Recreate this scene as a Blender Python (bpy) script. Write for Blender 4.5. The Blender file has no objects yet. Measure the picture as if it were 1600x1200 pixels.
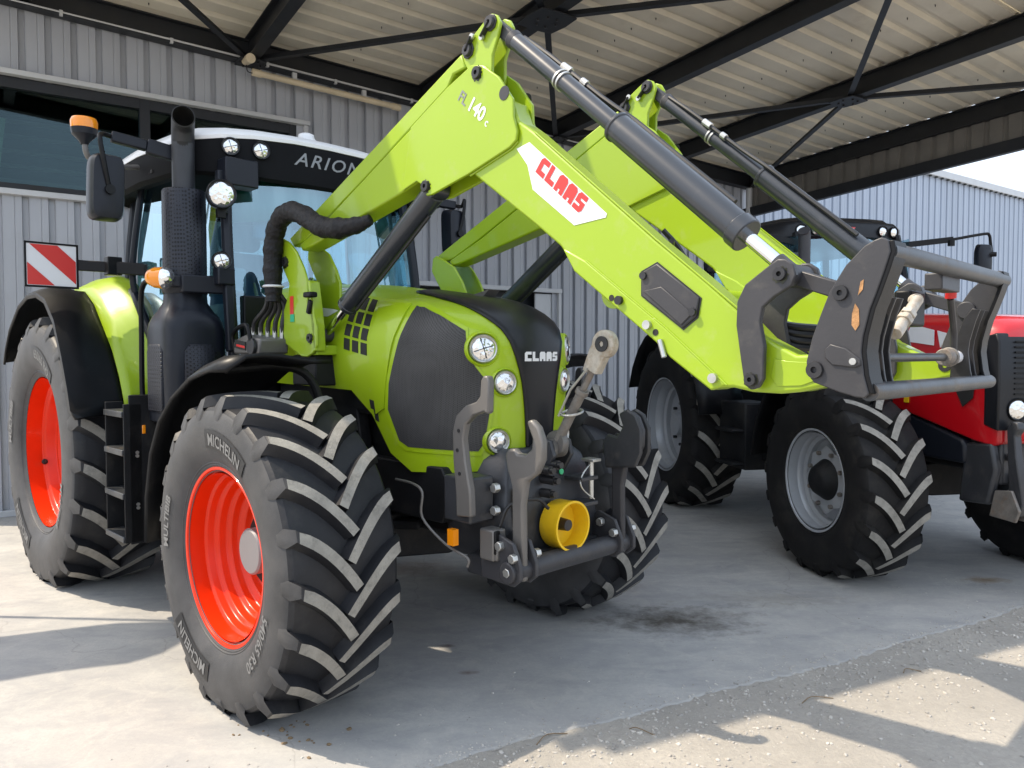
import bpy, bmesh, math, random
from math import sin, cos, pi, radians, atan2, sqrt
from mathutils import Vector, Matrix
from mathutils.bvhtree import BVHTree
random.seed(7)
scene = bpy.context.scene
COL = scene.collection

# ------------------------------------------------------------------ camera, sky, sun, exposure
cam = bpy.data.cameras.new('camera')
cam.sensor_width = 36.0
cam.lens = 26.886
cam.clip_start = 0.05
cam.clip_end = 2000
camo = bpy.data.objects.new('camera', cam)
COL.objects.link(camo)
camo.location = (0, 0, 1.585)
camo.rotation_euler = (pi / 2 - 0.0391, 0, 0)
scene.camera = camo

SUN_TRAVEL = Vector((0.724, -0.048, -1.0)).normalized()      # direction the light travels
world = bpy.data.worlds.new('World')
scene.world = world
world.use_nodes = True
wn = world.node_tree
wn.nodes.clear()
sky = wn.nodes.new('ShaderNodeTexSky')
sky.sky_type = 'NISHITA'
sky.sun_disc = False
sky.sun_elevation = math.asin(-SUN_TRAVEL.z)
sky.sun_rotation = atan2(-SUN_TRAVEL.x, -SUN_TRAVEL.y)
sky.air_density = 1.0
sky.dust_density = 7.0
sky.ozone_density = 1.0
wb_ = wn.nodes.new('ShaderNodeBackground')
wb_.inputs['Strength'].default_value = 0.15
wo_ = wn.nodes.new('ShaderNodeOutputWorld')
# thin bright cloud spread over the whole sky
wtc = wn.nodes.new('ShaderNodeTexCoord')
wno = wn.nodes.new('ShaderNodeTexNoise')
wno.inputs['Scale'].default_value = 2.2
wno.inputs['Detail'].default_value = 7
wno.inputs['Roughness'].default_value = 0.6
wmr = wn.nodes.new('ShaderNodeMapRange')
wmr.inputs['From Min'].default_value = 0.35
wmr.inputs['From Max'].default_value = 0.62
wmr.inputs['To Min'].default_value = 0.45
wmr.inputs['To Max'].default_value = 0.9
wmx = wn.nodes.new('ShaderNodeMix')
wmx.data_type = 'RGBA'
wmx.inputs['B'].default_value = (6.1, 7.0, 8.3, 1)
wn.links.new(wtc.outputs['Generated'], wno.inputs['Vector'])
wn.links.new(wno.outputs['Fac'], wmr.inputs['Value'])
wn.links.new(wmr.outputs[0], wmx.inputs['Factor'])
wn.links.new(sky.outputs[0], wmx.inputs['A'])
wn.links.new(wmx.outputs['Result'], wb_.inputs['Color'])
wn.links.new(wb_.outputs[0], wo_.inputs['Surface'])

sun = bpy.data.lights.new('sun', 'SUN')
sun.energy = 3.8
sun.angle = radians(0.53)
sun.color = (1.0, 0.87, 0.69)
suno = bpy.data.objects.new('sun', sun)
COL.objects.link(suno)
suno.location = (-8, 0, 12)
suno.rotation_euler = SUN_TRAVEL.to_track_quat('-Z', 'Y').to_euler()

vs = scene.view_settings
vs.view_transform = 'Standard'
vs.look = 'None'
vs.exposure = 0.66
vs.gamma = 1.0
scene.render.engine = 'CYCLES'

# ------------------------------------------------------------------ materials
def mat(name, col, rough=0.5, metal=0.0, coat=0.0, bump=0.0, bscale=120.0, var=0.0, vscale=4.0,
        dust=None, spec=0.5, rvar=0.0, ior=1.45, orand=0.0):
    m = bpy.data.materials.new(name)
    m.use_nodes = True
    nt = m.node_tree
    b = nt.nodes['Principled BSDF']
    b.inputs['Base Color'].default_value = (*col, 1)
    b.inputs['Roughness'].default_value = rough
    b.inputs['Metallic'].default_value = metal
    b.inputs['Coat Weight'].default_value = coat
    b.inputs['Coat Roughness'].default_value = 0.06
    b.inputs['Specular IOR Level'].default_value = spec
    tc = nt.nodes.new('ShaderNodeTexCoord')
    def noise(scale, detail=5.0, rough_=0.6):
        n = nt.nodes.new('ShaderNodeTexNoise')
        n.inputs['Scale'].default_value = scale
        n.inputs['Detail'].default_value = detail
        n.inputs['Roughness'].default_value = rough_
        nt.links.new(tc.outputs['Object'], n.inputs['Vector'])
        return n
    csock = None
    if var > 0:
        n = noise(vscale)
        mr = nt.nodes.new('ShaderNodeMapRange')
        mr.inputs['From Min'].default_value = 0.3
        mr.inputs['From Max'].default_value = 0.7
        mr.inputs['To Min'].default_value = 1 - var
        mr.inputs['To Max'].default_value = 1 + var
        nt.links.new(n.outputs['Fac'], mr.inputs['Value'])
        hm = nt.nodes.new('ShaderNodeVectorMath')
        hm.operation = 'SCALE'
        hm.inputs[0].default_value = col
        nt.links.new(mr.outputs[0], hm.inputs['Scale'])
        csock = hm.outputs[0]
    if dust:
        dc, amt, ds = dust
        n = noise(ds, 8.0, 0.65)
        rp = nt.nodes.new('ShaderNodeMapRange')
        rp.inputs['From Min'].default_value = 0.62 - 0.35 * amt
        rp.inputs['From Max'].default_value = 0.85 - 0.25 * amt
        rp.inputs['To Max'].default_value = min(1.0, 0.35 + amt)
        nt.links.new(n.outputs['Fac'], rp.inputs['Value'])
        mx = nt.nodes.new('ShaderNodeMix')
        mx.data_type = 'RGBA'
        mx.inputs['A'].default_value = (*col, 1)
        mx.inputs['B'].default_value = (*dc, 1)
        nt.links.new(rp.outputs[0], mx.inputs['Factor'])
        if csock is not None:
            nt.links.new(csock, mx.inputs['A'])
        csock = mx.outputs['Result']
        mr2 = nt.nodes.new('ShaderNodeMapRange')
        mr2.inputs['To Min'].default_value = rough
        mr2.inputs['To Max'].default_value = min(1, rough + 0.35)
        nt.links.new(rp.outputs[0], mr2.inputs['Value'])
        nt.links.new(mr2.outputs[0], b.inputs['Roughness'])
    elif rvar > 0:
        n = noise(vscale * 1.7)
        mr2 = nt.nodes.new('ShaderNodeMapRange')
        mr2.inputs['To Min'].default_value = max(0, rough - rvar)
        mr2.inputs['To Max'].default_value = rough + rvar
        nt.links.new(n.outputs['Fac'], mr2.inputs['Value'])
        nt.links.new(mr2.outputs[0], b.inputs['Roughness'])
    if orand > 0:       # sheets of one batch differ a little
        oi = nt.nodes.new('ShaderNodeObjectInfo')
        mo = nt.nodes.new('ShaderNodeMapRange')
        mo.inputs['To Min'].default_value = 1 - orand
        mo.inputs['To Max'].default_value = 1 + orand
        nt.links.new(oi.outputs['Random'], mo.inputs['Value'])
        vm = nt.nodes.new('ShaderNodeVectorMath')
        vm.operation = 'SCALE'
        vm.inputs[0].default_value = col
        if csock is not None:
            nt.links.new(csock, vm.inputs[0])
        nt.links.new(mo.outputs[0], vm.inputs['Scale'])
        csock = vm.outputs[0]
    if csock is not None:
        nt.links.new(csock, b.inputs['Base Color'])
    if bump > 0:
        n = noise(bscale)
        bp = nt.nodes.new('ShaderNodeBump')
        bp.inputs['Strength'].default_value = bump
        bp.inputs['Distance'].default_value = 0.01
        nt.links.new(n.outputs['Fac'], bp.inputs['Height'])
        nt.links.new(bp.outputs[0], b.inputs['Normal'])
    return m

def glass(name, tint, refl=0.08):
    m = bpy.data.materials.new(name)
    m.use_nodes = True
    nt = m.node_tree
    nt.nodes.clear()
    o = nt.nodes.new('ShaderNodeOutputMaterial')
    t = nt.nodes.new('ShaderNodeBsdfTransparent')
    t.inputs['Color'].default_value = (*tint, 1)
    g = nt.nodes.new('ShaderNodeBsdfGlossy')
    g.inputs['Roughness'].default_value = 0.015
    g.inputs['Color'].default_value = (0.68, 0.90, 1.0, 1)
    f = nt.nodes.new('ShaderNodeLayerWeight')
    f.inputs['Blend'].default_value = 0.5
    pw = nt.nodes.new('ShaderNodeMath')
    pw.operation = 'POWER'
    pw.inputs[1].default_value = 4.0
    nt.links.new(f.outputs['Facing'], pw.inputs[0])
    mu = nt.nodes.new('ShaderNodeMath')
    mu.operation = 'MULTIPLY_ADD'
    mu.use_clamp = True
    mu.inputs[1].default_value = 1.0 - refl
    mu.inputs[2].default_value = refl
    mi = nt.nodes.new('ShaderNodeMixShader')
    nt.links.new(pw.outputs[0], mu.inputs[0])
    nt.links.new(mu.outputs[0], mi.inputs['Fac'])
    nt.links.new(t.outputs[0], mi.inputs[1])
    nt.links.new(g.outputs[0], mi.inputs[2])
    nt.links.new(mi.outputs[0], o.inputs['Surface'])
    return m

def perforated(name, col, hole, scale, rough=0.5):
    m = mat(name, col, rough, spec=0.3)
    nt = m.node_tree
    b = nt.nodes['Principled BSDF']
    tc = nt.nodes.new('ShaderNodeTexCoord')
    v = nt.nodes.new('ShaderNodeTexVoronoi')
    v.inputs['Scale'].default_value = scale
    v.inputs['Randomness'].default_value = 0.0
    mp = nt.nodes.new('ShaderNodeMapping')
    mp.inputs['Rotation'].default_value = (0.5, 0.6, 0.8)
    nt.links.new(tc.outputs['Object'], mp.inputs['Vector'])
    nt.links.new(mp.outputs[0], v.inputs['Vector'])
    st = nt.nodes.new('ShaderNodeMapRange')
    st.inputs['From Min'].default_value = 0.3
    st.inputs['From Max'].default_value = 0.42
    nt.links.new(v.outputs['Distance'], st.inputs['Value'])
    n = nt.nodes.new('ShaderNodeTexNoise')
    n.inputs['Scale'].default_value = 3.5
    n.inputs['Detail'].default_value = 6
    nt.links.new(tc.outputs['Object'], n.inputs['Vector'])
    vr = nt.nodes.new('ShaderNodeMapRange')
    vr.inputs['From Min'].default_value = 0.3
    vr.inputs['From Max'].default_value = 0.7
    vr.inputs['To Min'].default_value = 0.7
    vr.inputs['To Max'].default_value = 1.35
    nt.links.new(n.outputs['Fac'], vr.inputs['Value'])
    sc = nt.nodes.new('ShaderNodeVectorMath')
    sc.operation = 'SCALE'
    sc.inputs[0].default_value = col
    nt.links.new(vr.outputs[0], sc.inputs['Scale'])
    mx = nt.nodes.new('ShaderNodeMix')
    mx.data_type = 'RGBA'
    mx.inputs['A'].default_value = (*hole, 1)
    nt.links.new(sc.outputs[0], mx.inputs['B'])
    nt.links.new(st.outputs[0], mx.inputs['Factor'])
    nt.links.new(mx.outputs['Result'], b.inputs['Base Color'])
    bp = nt.nodes.new('ShaderNodeBump')
    bp.inputs['Strength'].default_value = 0.5
    bp.inputs['Distance'].default_value = 0.004
    nt.links.new(st.outputs[0], bp.inputs['Height'])
    nt.links.new(bp.outputs[0], b.inputs['Normal'])
    return m

DUSTC = (0.42, 0.37, 0.30)
MT = {}
MT['green'] = mat('green_paint', (0.315, 0.455, 0.010), 0.36, coat=0.35, spec=0.35, var=0.05, vscale=1.5, dust=((0.36, 0.43, 0.12), 0.14, 13), bump=0.02, bscale=60)
MT['green2'] = mat('loader_green_paint', (0.285, 0.42, 0.012), 0.36, coat=0.45, spec=0.35, var=0.04, vscale=1.2, dust=((0.34, 0.40, 0.13), 0.17, 11), bump=0.05, bscale=30)
MT['orange'] = mat('orange_red_rim_paint', (0.72, 0.030, 0.003), 0.30, coat=0.15, spec=0.25, var=0.08, vscale=3, dust=((0.5, 0.06, 0.02), 0.12, 8))
MT['red'] = mat('red_paint', (0.44, 0.004, 0.009), 0.28, coat=0.6, var=0.05, vscale=2)
MT['silver'] = mat('silver_rim_paint', (0.42, 0.44, 0.47), 0.38, metal=0.2, var=0.08, vscale=4, dust=((0.3, 0.27, 0.22), 0.2, 8))
MT['black'] = mat('black_plastic', (0.006, 0.0063, 0.0075), 0.40, var=0.2, vscale=6, bump=0.05, bscale=300, spec=0.22, dust=((0.04, 0.038, 0.034), 0.14, 5))
MT['roofblack'] = mat('matt_black_roof', (0.007, 0.0075, 0.009), 0.75, spec=0.12, var=0.2, vscale=5)
MT['gloss'] = mat('gloss_black_panel', (0.009, 0.010, 0.013), 0.36, coat=0.05, spec=0.3, dust=((0.05, 0.05, 0.048), 0.08, 14))
MT['dark'] = mat('dark_chassis', (0.010, 0.0105, 0.012), 0.55, var=0.3, vscale=5, bump=0.1, bscale=60, spec=0.25, dust=((0.05, 0.044, 0.036), 0.26, 5))
MT['navy'] = mat('anthracite_plastic', (0.010, 0.012, 0.018), 0.36, var=0.1, vscale=4, bump=0.04, bscale=400, spec=0.28, dust=((0.04, 0.04, 0.042), 0.10, 4))
MT['steel'] = mat('grey_loader_steel', (0.046, 0.046, 0.051), 0.42, metal=0.1, spec=0.35, var=0.10, vscale=5, dust=((0.11, 0.105, 0.095), 0.2, 12), bump=0.06, bscale=70)
MT['cast'] = mat('grey_cast_iron', (0.040, 0.042, 0.048), 0.38, metal=0.2, var=0.15, vscale=7, bump=0.12, bscale=70, dust=((0.11, 0.10, 0.09), 0.22, 9))
MT['hook'] = mat('light_grey_forged_steel', (0.15, 0.142, 0.135), 0.42, metal=0.3, var=0.08, vscale=6, bump=0.05, bscale=100)
MT['tube'] = mat('worn_steel_tube', (0.06, 0.064, 0.07), 0.38, metal=0.5, var=0.3, vscale=9, dust=((0.22, 0.15, 0.09), 0.22, 12), bump=0.06)
MT['cyl'] = mat('cylinder_anthracite_paint', (0.022, 0.026, 0.034), 0.30, coat=0.3, var=0.1, vscale=6, dust=((0.08, 0.08, 0.082), 0.14, 11))
MT['chrome'] = mat('chrome', (0.75, 0.76, 0.78), 0.09, metal=1.0)
MT['zinc'] = mat('zinc_bolt', (0.52, 0.52, 0.50), 0.35, metal=0.8, var=0.15, vscale=30)
MT['pin'] = mat('dark_pin_steel', (0.035, 0.035, 0.038), 0.38, metal=0.4, var=0.2, vscale=30)
MT['rust'] = mat('rusty_steel', (0.20, 0.185, 0.17), 0.55, metal=0.35, var=0.25, vscale=16, dust=((0.27, 0.16, 0.09), 0.30, 14), bump=0.25, bscale=90)
MT['rustdark'] = mat('rust_streak', (0.36, 0.19, 0.08), 0.8, var=0.4, vscale=40, bump=0.3)
MT['palelink'] = mat('worn_zinc_steel', (0.50, 0.46, 0.40), 0.5, metal=0.3, var=0.2, vscale=25, dust=((0.34, 0.24, 0.15), 0.45, 28), bump=0.2, bscale=150)
MT['rubber'] = mat('tyre_rubber', (0.015, 0.0155, 0.0185), 0.50, var=0.2, vscale=8, bump=0.1, bscale=80, spec=0.35, dust=((0.06, 0.057, 0.052), 0.26, 6))
MT['rubber2'] = mat('tyre_rubber_dry', (0.012, 0.0115, 0.012), 0.68, var=0.2, vscale=8, bump=0.1, bscale=80, spec=0.25, dust=((0.05, 0.046, 0.04), 0.33, 7))
MT['lugtop'] = mat('dusty_lug_face', (0.27, 0.255, 0.225), 0.9, var=0.18, vscale=12, bump=0.35, bscale=130, dust=((0.11, 0.105, 0.095), 0.34, 26))
MT['sidewall'] = mat('dusty_sidewall', (0.050, 0.050, 0.052), 0.55, var=0.3, vscale=5, bump=0.1, bscale=140, spec=0.4, dust=((0.105, 0.10, 0.095), 0.28, 4))
MT['sideblack'] = mat('sidewall_brand_band', (0.010, 0.010, 0.011), 0.5)
MT['letter'] = mat('sidewall_lettering', (0.16, 0.16, 0.16), 0.6, var=0.1, vscale=20)
MT['white'] = mat('white_paint', (0.78, 0.79, 0.80), 0.35, var=0.03, vscale=4)
MT['sticker'] = mat('white_sticker', (0.74, 0.75, 0.78), 0.3, var=0.02, vscale=6)
MT['stred'] = mat('sticker_red', (0.62, 0.035, 0.03), 0.35)
MT['stgrey'] = mat('sticker_grey', (0.21, 0.22, 0.23), 0.35)
MT['yellow'] = mat('yellow_plastic', (0.80, 0.50, 0.010), 0.42, var=0.06, vscale=10, dust=((0.5, 0.33, 0.05), 0.2, 12))
MT['amber'] = mat('amber_lens', (0.85, 0.27, 0.006), 0.15, coat=0.5)
def lens_mat(name, scale, strength):
    m = mat(name, (0.80, 0.81, 0.82), 0.10, metal=0.9, coat=1.0)
    nt = m.node_tree
    b = nt.nodes['Principled BSDF']
    tc = nt.nodes.new('ShaderNodeTexCoord')
    v = nt.nodes.new('ShaderNodeTexVoronoi')
    v.inputs['Scale'].default_value = scale
    nt.links.new(tc.outputs['Object'], v.inputs['Vector'])
    bp = nt.nodes.new('ShaderNodeBump')
    bp.inputs['Strength'].default_value = strength
    bp.inputs['Distance'].default_value = 0.02
    nt.links.new(v.outputs['Distance'], bp.inputs['Height'])
    nt.links.new(bp.outputs[0], b.inputs['Normal'])
    return m
MT['lens'] = lens_mat('clear_lamp_lens', 38, 0.30)
MT['led'] = lens_mat('led_reflector', 55, 0.20)
MT['mesh'] = perforated('dusty_grille_mesh', (0.055, 0.054, 0.054), (0.005, 0.005, 0.005), 170, 0.5)
MT['perf'] = perforated('perforated_heat_shield', (0.020, 0.022, 0.030), (0.002, 0.002, 0.003), 62, 0.40)
MT['slot'] = mat('dark_slot', (0.012, 0.012, 0.012), 0.7)
MT['glass'] = glass('tinted_cab_glass', (0.60, 0.86, 0.94), 0.27)
MT['doorglass'] = glass('door_glass', (0.52, 0.74, 0.76), 0.45)
MT['winglass'] = glass('window_glass', (0.50, 0.60, 0.57), 0.05)
MT['shade'] = mat('green_sunstrip', (0.03, 0.10, 0.07), 0.4)
MT['seat'] = mat('blue_grey_seat', (0.09, 0.15, 0.24), 0.8, var=0.1)
MT['interior'] = mat('grey_cab_trim', (0.30, 0.36, 0.40), 0.7)
MT['fabric'] = mat('black_hose_sleeve', (0.007, 0.007, 0.009), 0.5, bump=0.9, bscale=45, var=0.2, spec=0.3, dust=((0.03, 0.029, 0.028), 0.2, 12))
MT['hose'] = mat('black_rubber_hose', (0.014, 0.014, 0.016), 0.42)
MT['beam'] = mat('dark_painted_beam', (0.010, 0.012, 0.016), 0.5, var=0.25, vscale=3, dust=((0.035, 0.034, 0.03), 0.2, 4), bump=0.05)
MT['fascia'] = mat('shaded_fascia_sheet', (0.16, 0.15, 0.135), 0.5, var=0.15, vscale=3)  # shade at the canopy end is put into this darker colour
MT['ceil'] = mat('cream_roof_sheet', (0.68, 0.63, 0.52), 0.5, var=0.06, vscale=2.0, dust=((0.50, 0.44, 0.35), 0.2, 2.5))
MT['clad'] = mat('light_grey_cladding', (0.40, 0.415, 0.45), 0.42, metal=0.1, var=0.05, vscale=1.5, orand=0.06, dust=((0.30, 0.28, 0.25), 0.16, 1.6))
MT['skylit_wall'] = mat('skylit_cladding', (0.36, 0.41, 0.49), 0.45, metal=0.1, var=0.05, vscale=0.6, orand=0.05, dust=((0.30, 0.33, 0.38), 0.15, 0.8))  # bluish skylight is mixed into this cladding colour
MT['trim'] = mat('pale_metal_trim', (0.52, 0.53, 0.54), 0.4, metal=0.1, var=0.05)
MT['cream'] = mat('cream_lamp_plastic', (0.62, 0.52, 0.36), 0.4, var=0.1, vscale=6)
MT['stack'] = mat('stack_pipe_paint', (0.026, 0.028, 0.033), 0.5, var=0.15, vscale=8)
MT['grease'] = mat('old_grease', (0.02, 0.022, 0.008), 0.4, var=0.4, vscale=60)
MT['room'] = mat('dark_room', (0.05, 0.055, 0.055), 0.9)
MT['lining'] = mat('grey_green_room_lining', (0.045, 0.065, 0.058), 0.8, var=0.3, vscale=1.0)
MT['flag'] = mat('banner_fabric', (0.45, 0.5, 0.05), 0.8, var=0.05)
MT['stone'] = mat('gravel_stone', (0.40, 0.375, 0.34), 0.9, var=0.45, vscale=9, bump=0.3, bscale=60)
MT['mud'] = mat('dry_mud_flake', (0.20, 0.14, 0.08), 0.95, var=0.3, vscale=30)

# ------------------------------------------------------------------ mesh helpers
class MB:
    def __init__(s):
        s.v, s.f, s.m = [], [], []
    def add(s, vs_, fs, mi=0):
        o = len(s.v)
        s.v += [tuple(p) for p in vs_]
        for f in fs:
            s.f.append([i + o for i in f])
            s.m.append(mi)
        return s
    def box(s, c, size, rot=None, mi=0):
        x, y, z = (d / 2 for d in size)
        P = [Vector(p) for p in ((-x, -y, -z), (x, -y, -z), (x, y, -z), (-x, y, -z), (-x, -y, z), (x, -y, z), (x, y, z), (-x, y, z))]
        if rot is not None:
            P = [rot @ p for p in P]
        c = Vector(c)
        return s.add([p + c for p in P], [(0, 3, 2, 1), (4, 5, 6, 7), (0, 1, 5, 4), (1, 2, 6, 5), (2, 3, 7, 6), (3, 0, 4, 7)], mi)
    def bar(s, p0, p1, w, h, mi=0, up=(0, 0, 1)):
        p0, p1 = Vector(p0), Vector(p1)
        d = p1 - p0
        t = d.normalized()
        side = t.cross(Vector(up))
        if side.length < 1e-4:
            side = t.cross(Vector((1, 0, 0)))
        side.normalize()
        u2 = side.cross(t)
        R = Matrix((t, side, u2)).transposed()
        return s.box((p0 + p1) / 2, (d.length, w, h), R, mi)
    def prism(s, poly, y0, y1, mi=0):
        n = len(poly)
        vs_ = [(p[0], y0, p[1]) for p in poly] + [(p[0], y1, p[1]) for p in poly]
        fs = [list(range(n)), list(range(2 * n - 1, n - 1, -1))] + [(i, i + n, (i + 1) % n + n, (i + 1) % n) for i in range(n)]
        return s.add(vs_, fs, mi)
    def cyl(s, p0, p1, r0, r1=None, n=18, mi=0, caps=True):
        r1 = r0 if r1 is None else r1
        p0, p1 = Vector(p0), Vector(p1)
        t = (p1 - p0).normalized()
        a = t.orthogonal().normalized()
        b = t.cross(a)
        vs_ = []
        for p, r in ((p0, r0), (p1, r1)):
            for i in range(n):
                q = 2 * pi * i / n
                vs_.append(p + (a * cos(q) + b * sin(q)) * r)
        fs = [(i, (i + 1) % n, (i + 1) % n + n, i + n) for i in range(n)]
        if caps:
            fs += [list(range(n - 1, -1, -1)), list(range(n, 2 * n))]
        return s.add(vs_, fs, mi)
    def tube(s, pts, r, n=10, mi=0, smooth=0, squash=1.0, caps=True):
        P = [Vector(p) for p in pts]
        if smooth:
            Q = []
            E = [P[0] * 2 - P[1]] + P + [P[-1] * 2 - P[-2]]
            for i in range(1, len(E) - 2):
                for k in range(smooth):
                    t = k / smooth
                    a, b, c, d = E[i - 1], E[i], E[i + 1], E[i + 2]
                    Q.append(0.5 * ((2 * b) + (c - a) * t + (2 * a - 5 * b + 4 * c - d) * t * t + (-a + 3 * b - 3 * c + d) * t ** 3))
            Q.append(P[-1])
            P = Q
        m = len(P)
        rr = r if callable(r) else (lambda t: r)
        nrm = None
        vs_ = []
        for i, p in enumerate(P):
            t = (P[min(i + 1, m - 1)] - P[max(i - 1, 0)]).normalized()
            if nrm is None:
                nrm = t.orthogonal().normalized()
            else:
                nrm = (nrm - t * nrm.dot(t)).normalized()
            b = t.cross(nrm)
            R_ = rr(i / (m - 1))
            for k in range(n):
                q = 2 * pi * k / n
                vs_.append(p + (nrm * cos(q) + b * sin(q) * squash) * R_)
        fs = [(i * n + k, i * n + (k + 1) % n, (i + 1) * n + (k + 1) % n, (i + 1) * n + k) for i in range(m - 1) for k in range(n)]
        if caps:
            fs += [list(range(n - 1, -1, -1)), list(range((m - 1) * n, m * n))]
        return s.add(vs_, fs, mi)
    def lathe(s, prof, n=48, o=(0, 0, 0), axis='y', mi=0, M=None):
        """prof: list of (radius, along-axis)"""
        o = Vector(o)
        vs_ = []
        for r, a in prof:
            for i in range(n):
                q = 2 * pi * i / n
                if axis == 'y':
                    p = Vector((r * cos(q), a, r * sin(q)))
                elif axis == 'z':
                    p = Vector((r * cos(q), r * sin(q), a))
                else:
                    p = Vector((a, r * cos(q), r * sin(q)))
                if M is not None:
                    p = M @ p
                vs_.append(p + o)
        k = len(prof)
        fs = []
        mis = mi if isinstance(mi, (list, tuple)) else [mi] * (k - 1)
        for j in range(k - 1):
            ff = [(j * n + i, j * n + (i + 1) % n, (j + 1) * n + (i + 1) % n, (j + 1) * n + i) for i in range(n)]
            off = len(s.v) if j == 0 else None
            fs.append(ff)
        base = len(s.v)
        s.v += [tuple(p) for p in vs_]
        for j in range(k - 1):
            for f in fs[j]:
                s.f.append([i + base for i in f])
                s.m.append(mis[j])
        return s
    def loft(s, secs, closed=True, caps=True, mi=0):
        n = len(secs[0])
        vs_ = [p for sec in secs for p in sec]
        fs = []
        for j in range(len(secs) - 1):
            for i in range(n if closed else n - 1):
                fs.append((j * n + i, j * n + (i + 1) % n, (j + 1) * n + (i + 1) % n, (j + 1) * n + i))
        if caps and closed:
            fs += [list(range(n - 1, -1, -1)), list(range((len(secs) - 1) * n, len(secs) * n))]
        return s.add(vs_, fs, mi)
    def mesh(s, name, mats, smooth=True, angle=35, recalc=True):
        me = bpy.data.meshes.new(name)
        me.from_pydata(s.v, [], s.f)
        for m in (mats if isinstance(mats, (list, tuple)) else [mats]):
            me.materials.append(MT[m] if isinstance(m, str) else m)
        me.polygons.foreach_set('material_index', s.m)
        if recalc:
            bm = bmesh.new()
            bm.from_mesh(me)
            bmesh.ops.remove_doubles(bm, verts=bm.verts, dist=1e-5)
            bmesh.ops.recalc_face_normals(bm, faces=bm.faces)
            bm.to_mesh(me)
            bm.free()
        if smooth:
            me.polygons.foreach_set('use_smooth', [True] * len(me.polygons))
            me.set_sharp_from_angle(angle=radians(angle))
        me.update()
        return me
    def build(s, name, mats, parent=None, bevel=0.0, smooth=True, angle=35, solid=0.0, seg=2, recalc=True):
        o = bpy.data.objects.new(name, s.mesh(name, mats, smooth, angle, recalc))
        COL.objects.link(o)
        if parent is not None:
            while parent.parent is not None and parent.parent.parent is not None:
                parent = parent.parent          # thing > part > sub-part at most
            o.parent = parent
        if solid:
            md = o.modifiers.new('solid', 'SOLIDIFY')
            md.thickness = solid
            md.offset = 0
        if bevel:
            md = o.modifiers.new('bevel', 'BEVEL')
            md.width = bevel
            md.segments = seg
            md.limit_method = 'ANGLE'
            md.angle_limit = radians(40)
            md.harden_normals = False
        return o

def empty(name, loc=(0, 0, 0), rz=0.0, parent=None, label=None, cat=None, group=None, kind=None):
    o = bpy.data.objects.new(name, None)
    o.empty_display_size = 0.2
    COL.objects.link(o)
    o.location = loc
    o.rotation_euler = (0, 0, rz)
    if parent is not None:
        o.parent = parent
    return tag(o, label, cat, group, kind)

def tag(o, label=None, cat=None, group=None, kind=None):
    if label: o['label'] = label
    if cat: o['category'] = cat
    if group: o['group'] = group
    if kind: o['kind'] = kind
    return o

def inst(name, me, parent, loc=(0, 0, 0), rot=(0, 0, 0)):
    o = bpy.data.objects.new(name, me)
    COL.objects.link(o)
    o.parent = parent
    o.location = loc
    o.rotation_euler = rot
    return o

def mir(poly):
    return [(p[0], -p[1]) for p in poly]

# --- lettering -----------------------------------------------------------------
def text_geo(txt, size, extrude=0.0, shear=0.0, bold=0.0, space=1.0):
    cu = bpy.data.curves.new('t', 'FONT')
    cu.body = txt
    cu.size = size
    cu.extrude = extrude
    cu.shear = shear
    cu.offset = bold
    cu.space_character = space
    cu.align_x = 'CENTER'
    cu.resolution_u = 3
    o = bpy.data.objects.new('t', cu)
    COL.objects.link(o)
    bpy.context.view_layer.update()
    dg = bpy.context.evaluated_depsgraph_get()
    me = bpy.data.meshes.new_from_object(o.evaluated_get(dg))
    vs_ = [v.co.copy() for v in me.vertices]
    fs = [tuple(p.vertices) for p in me.polygons]
    bpy.data.objects.remove(o)
    bpy.data.curves.remove(cu)
    bpy.data.meshes.remove(me)
    return vs_, fs

BLOCK = {
    'C': [[(0, 0), (1, 0), (1, .3), (.42, .3), (.42, .7), (1, .7), (1, 1), (.2, 1), (0, .82)]],
    'L': [[(0, 0), (1, 0), (1, .3), (.42, .3), (.42, 1), (0, 1)]],
    'A': [[(0, 0), (.4, 0), (.4, .22), (.62, .22), (.62, 0), (1.02, 0), (1.02, .82), (.82, 1), (.2, 1), (0, .82)]],
    'S': [[(0, 0), (.8, 0), (1, .18), (1, .6), (.42, .6), (.42, .72), (1, .72), (1, 1), (.2, 1), (0, .82), (0, .4), (.58, .4), (.58, .28), (0, .28)]],
}
def block_text(txt, h, w=0.8, gap=0.16):
    """bold block capitals; returns polygons in (x, y), centred on x"""
    out, x = [], 0.0
    for ch in txt:
        for p in BLOCK[ch]:
            out.append([(x + a * w * h, b * h) for a, b in p])
        x += (w + gap) * h
    x -= gap * h
    return [[(a - x / 2, b) for a, b in p] for p in out]

def flat_on(o3, ex, ey, pts):
    o3, ex, ey = Vector(o3), Vector(ex), Vector(ey)
    return [o3 + ex * a + ey * b for a, b in pts]

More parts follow.
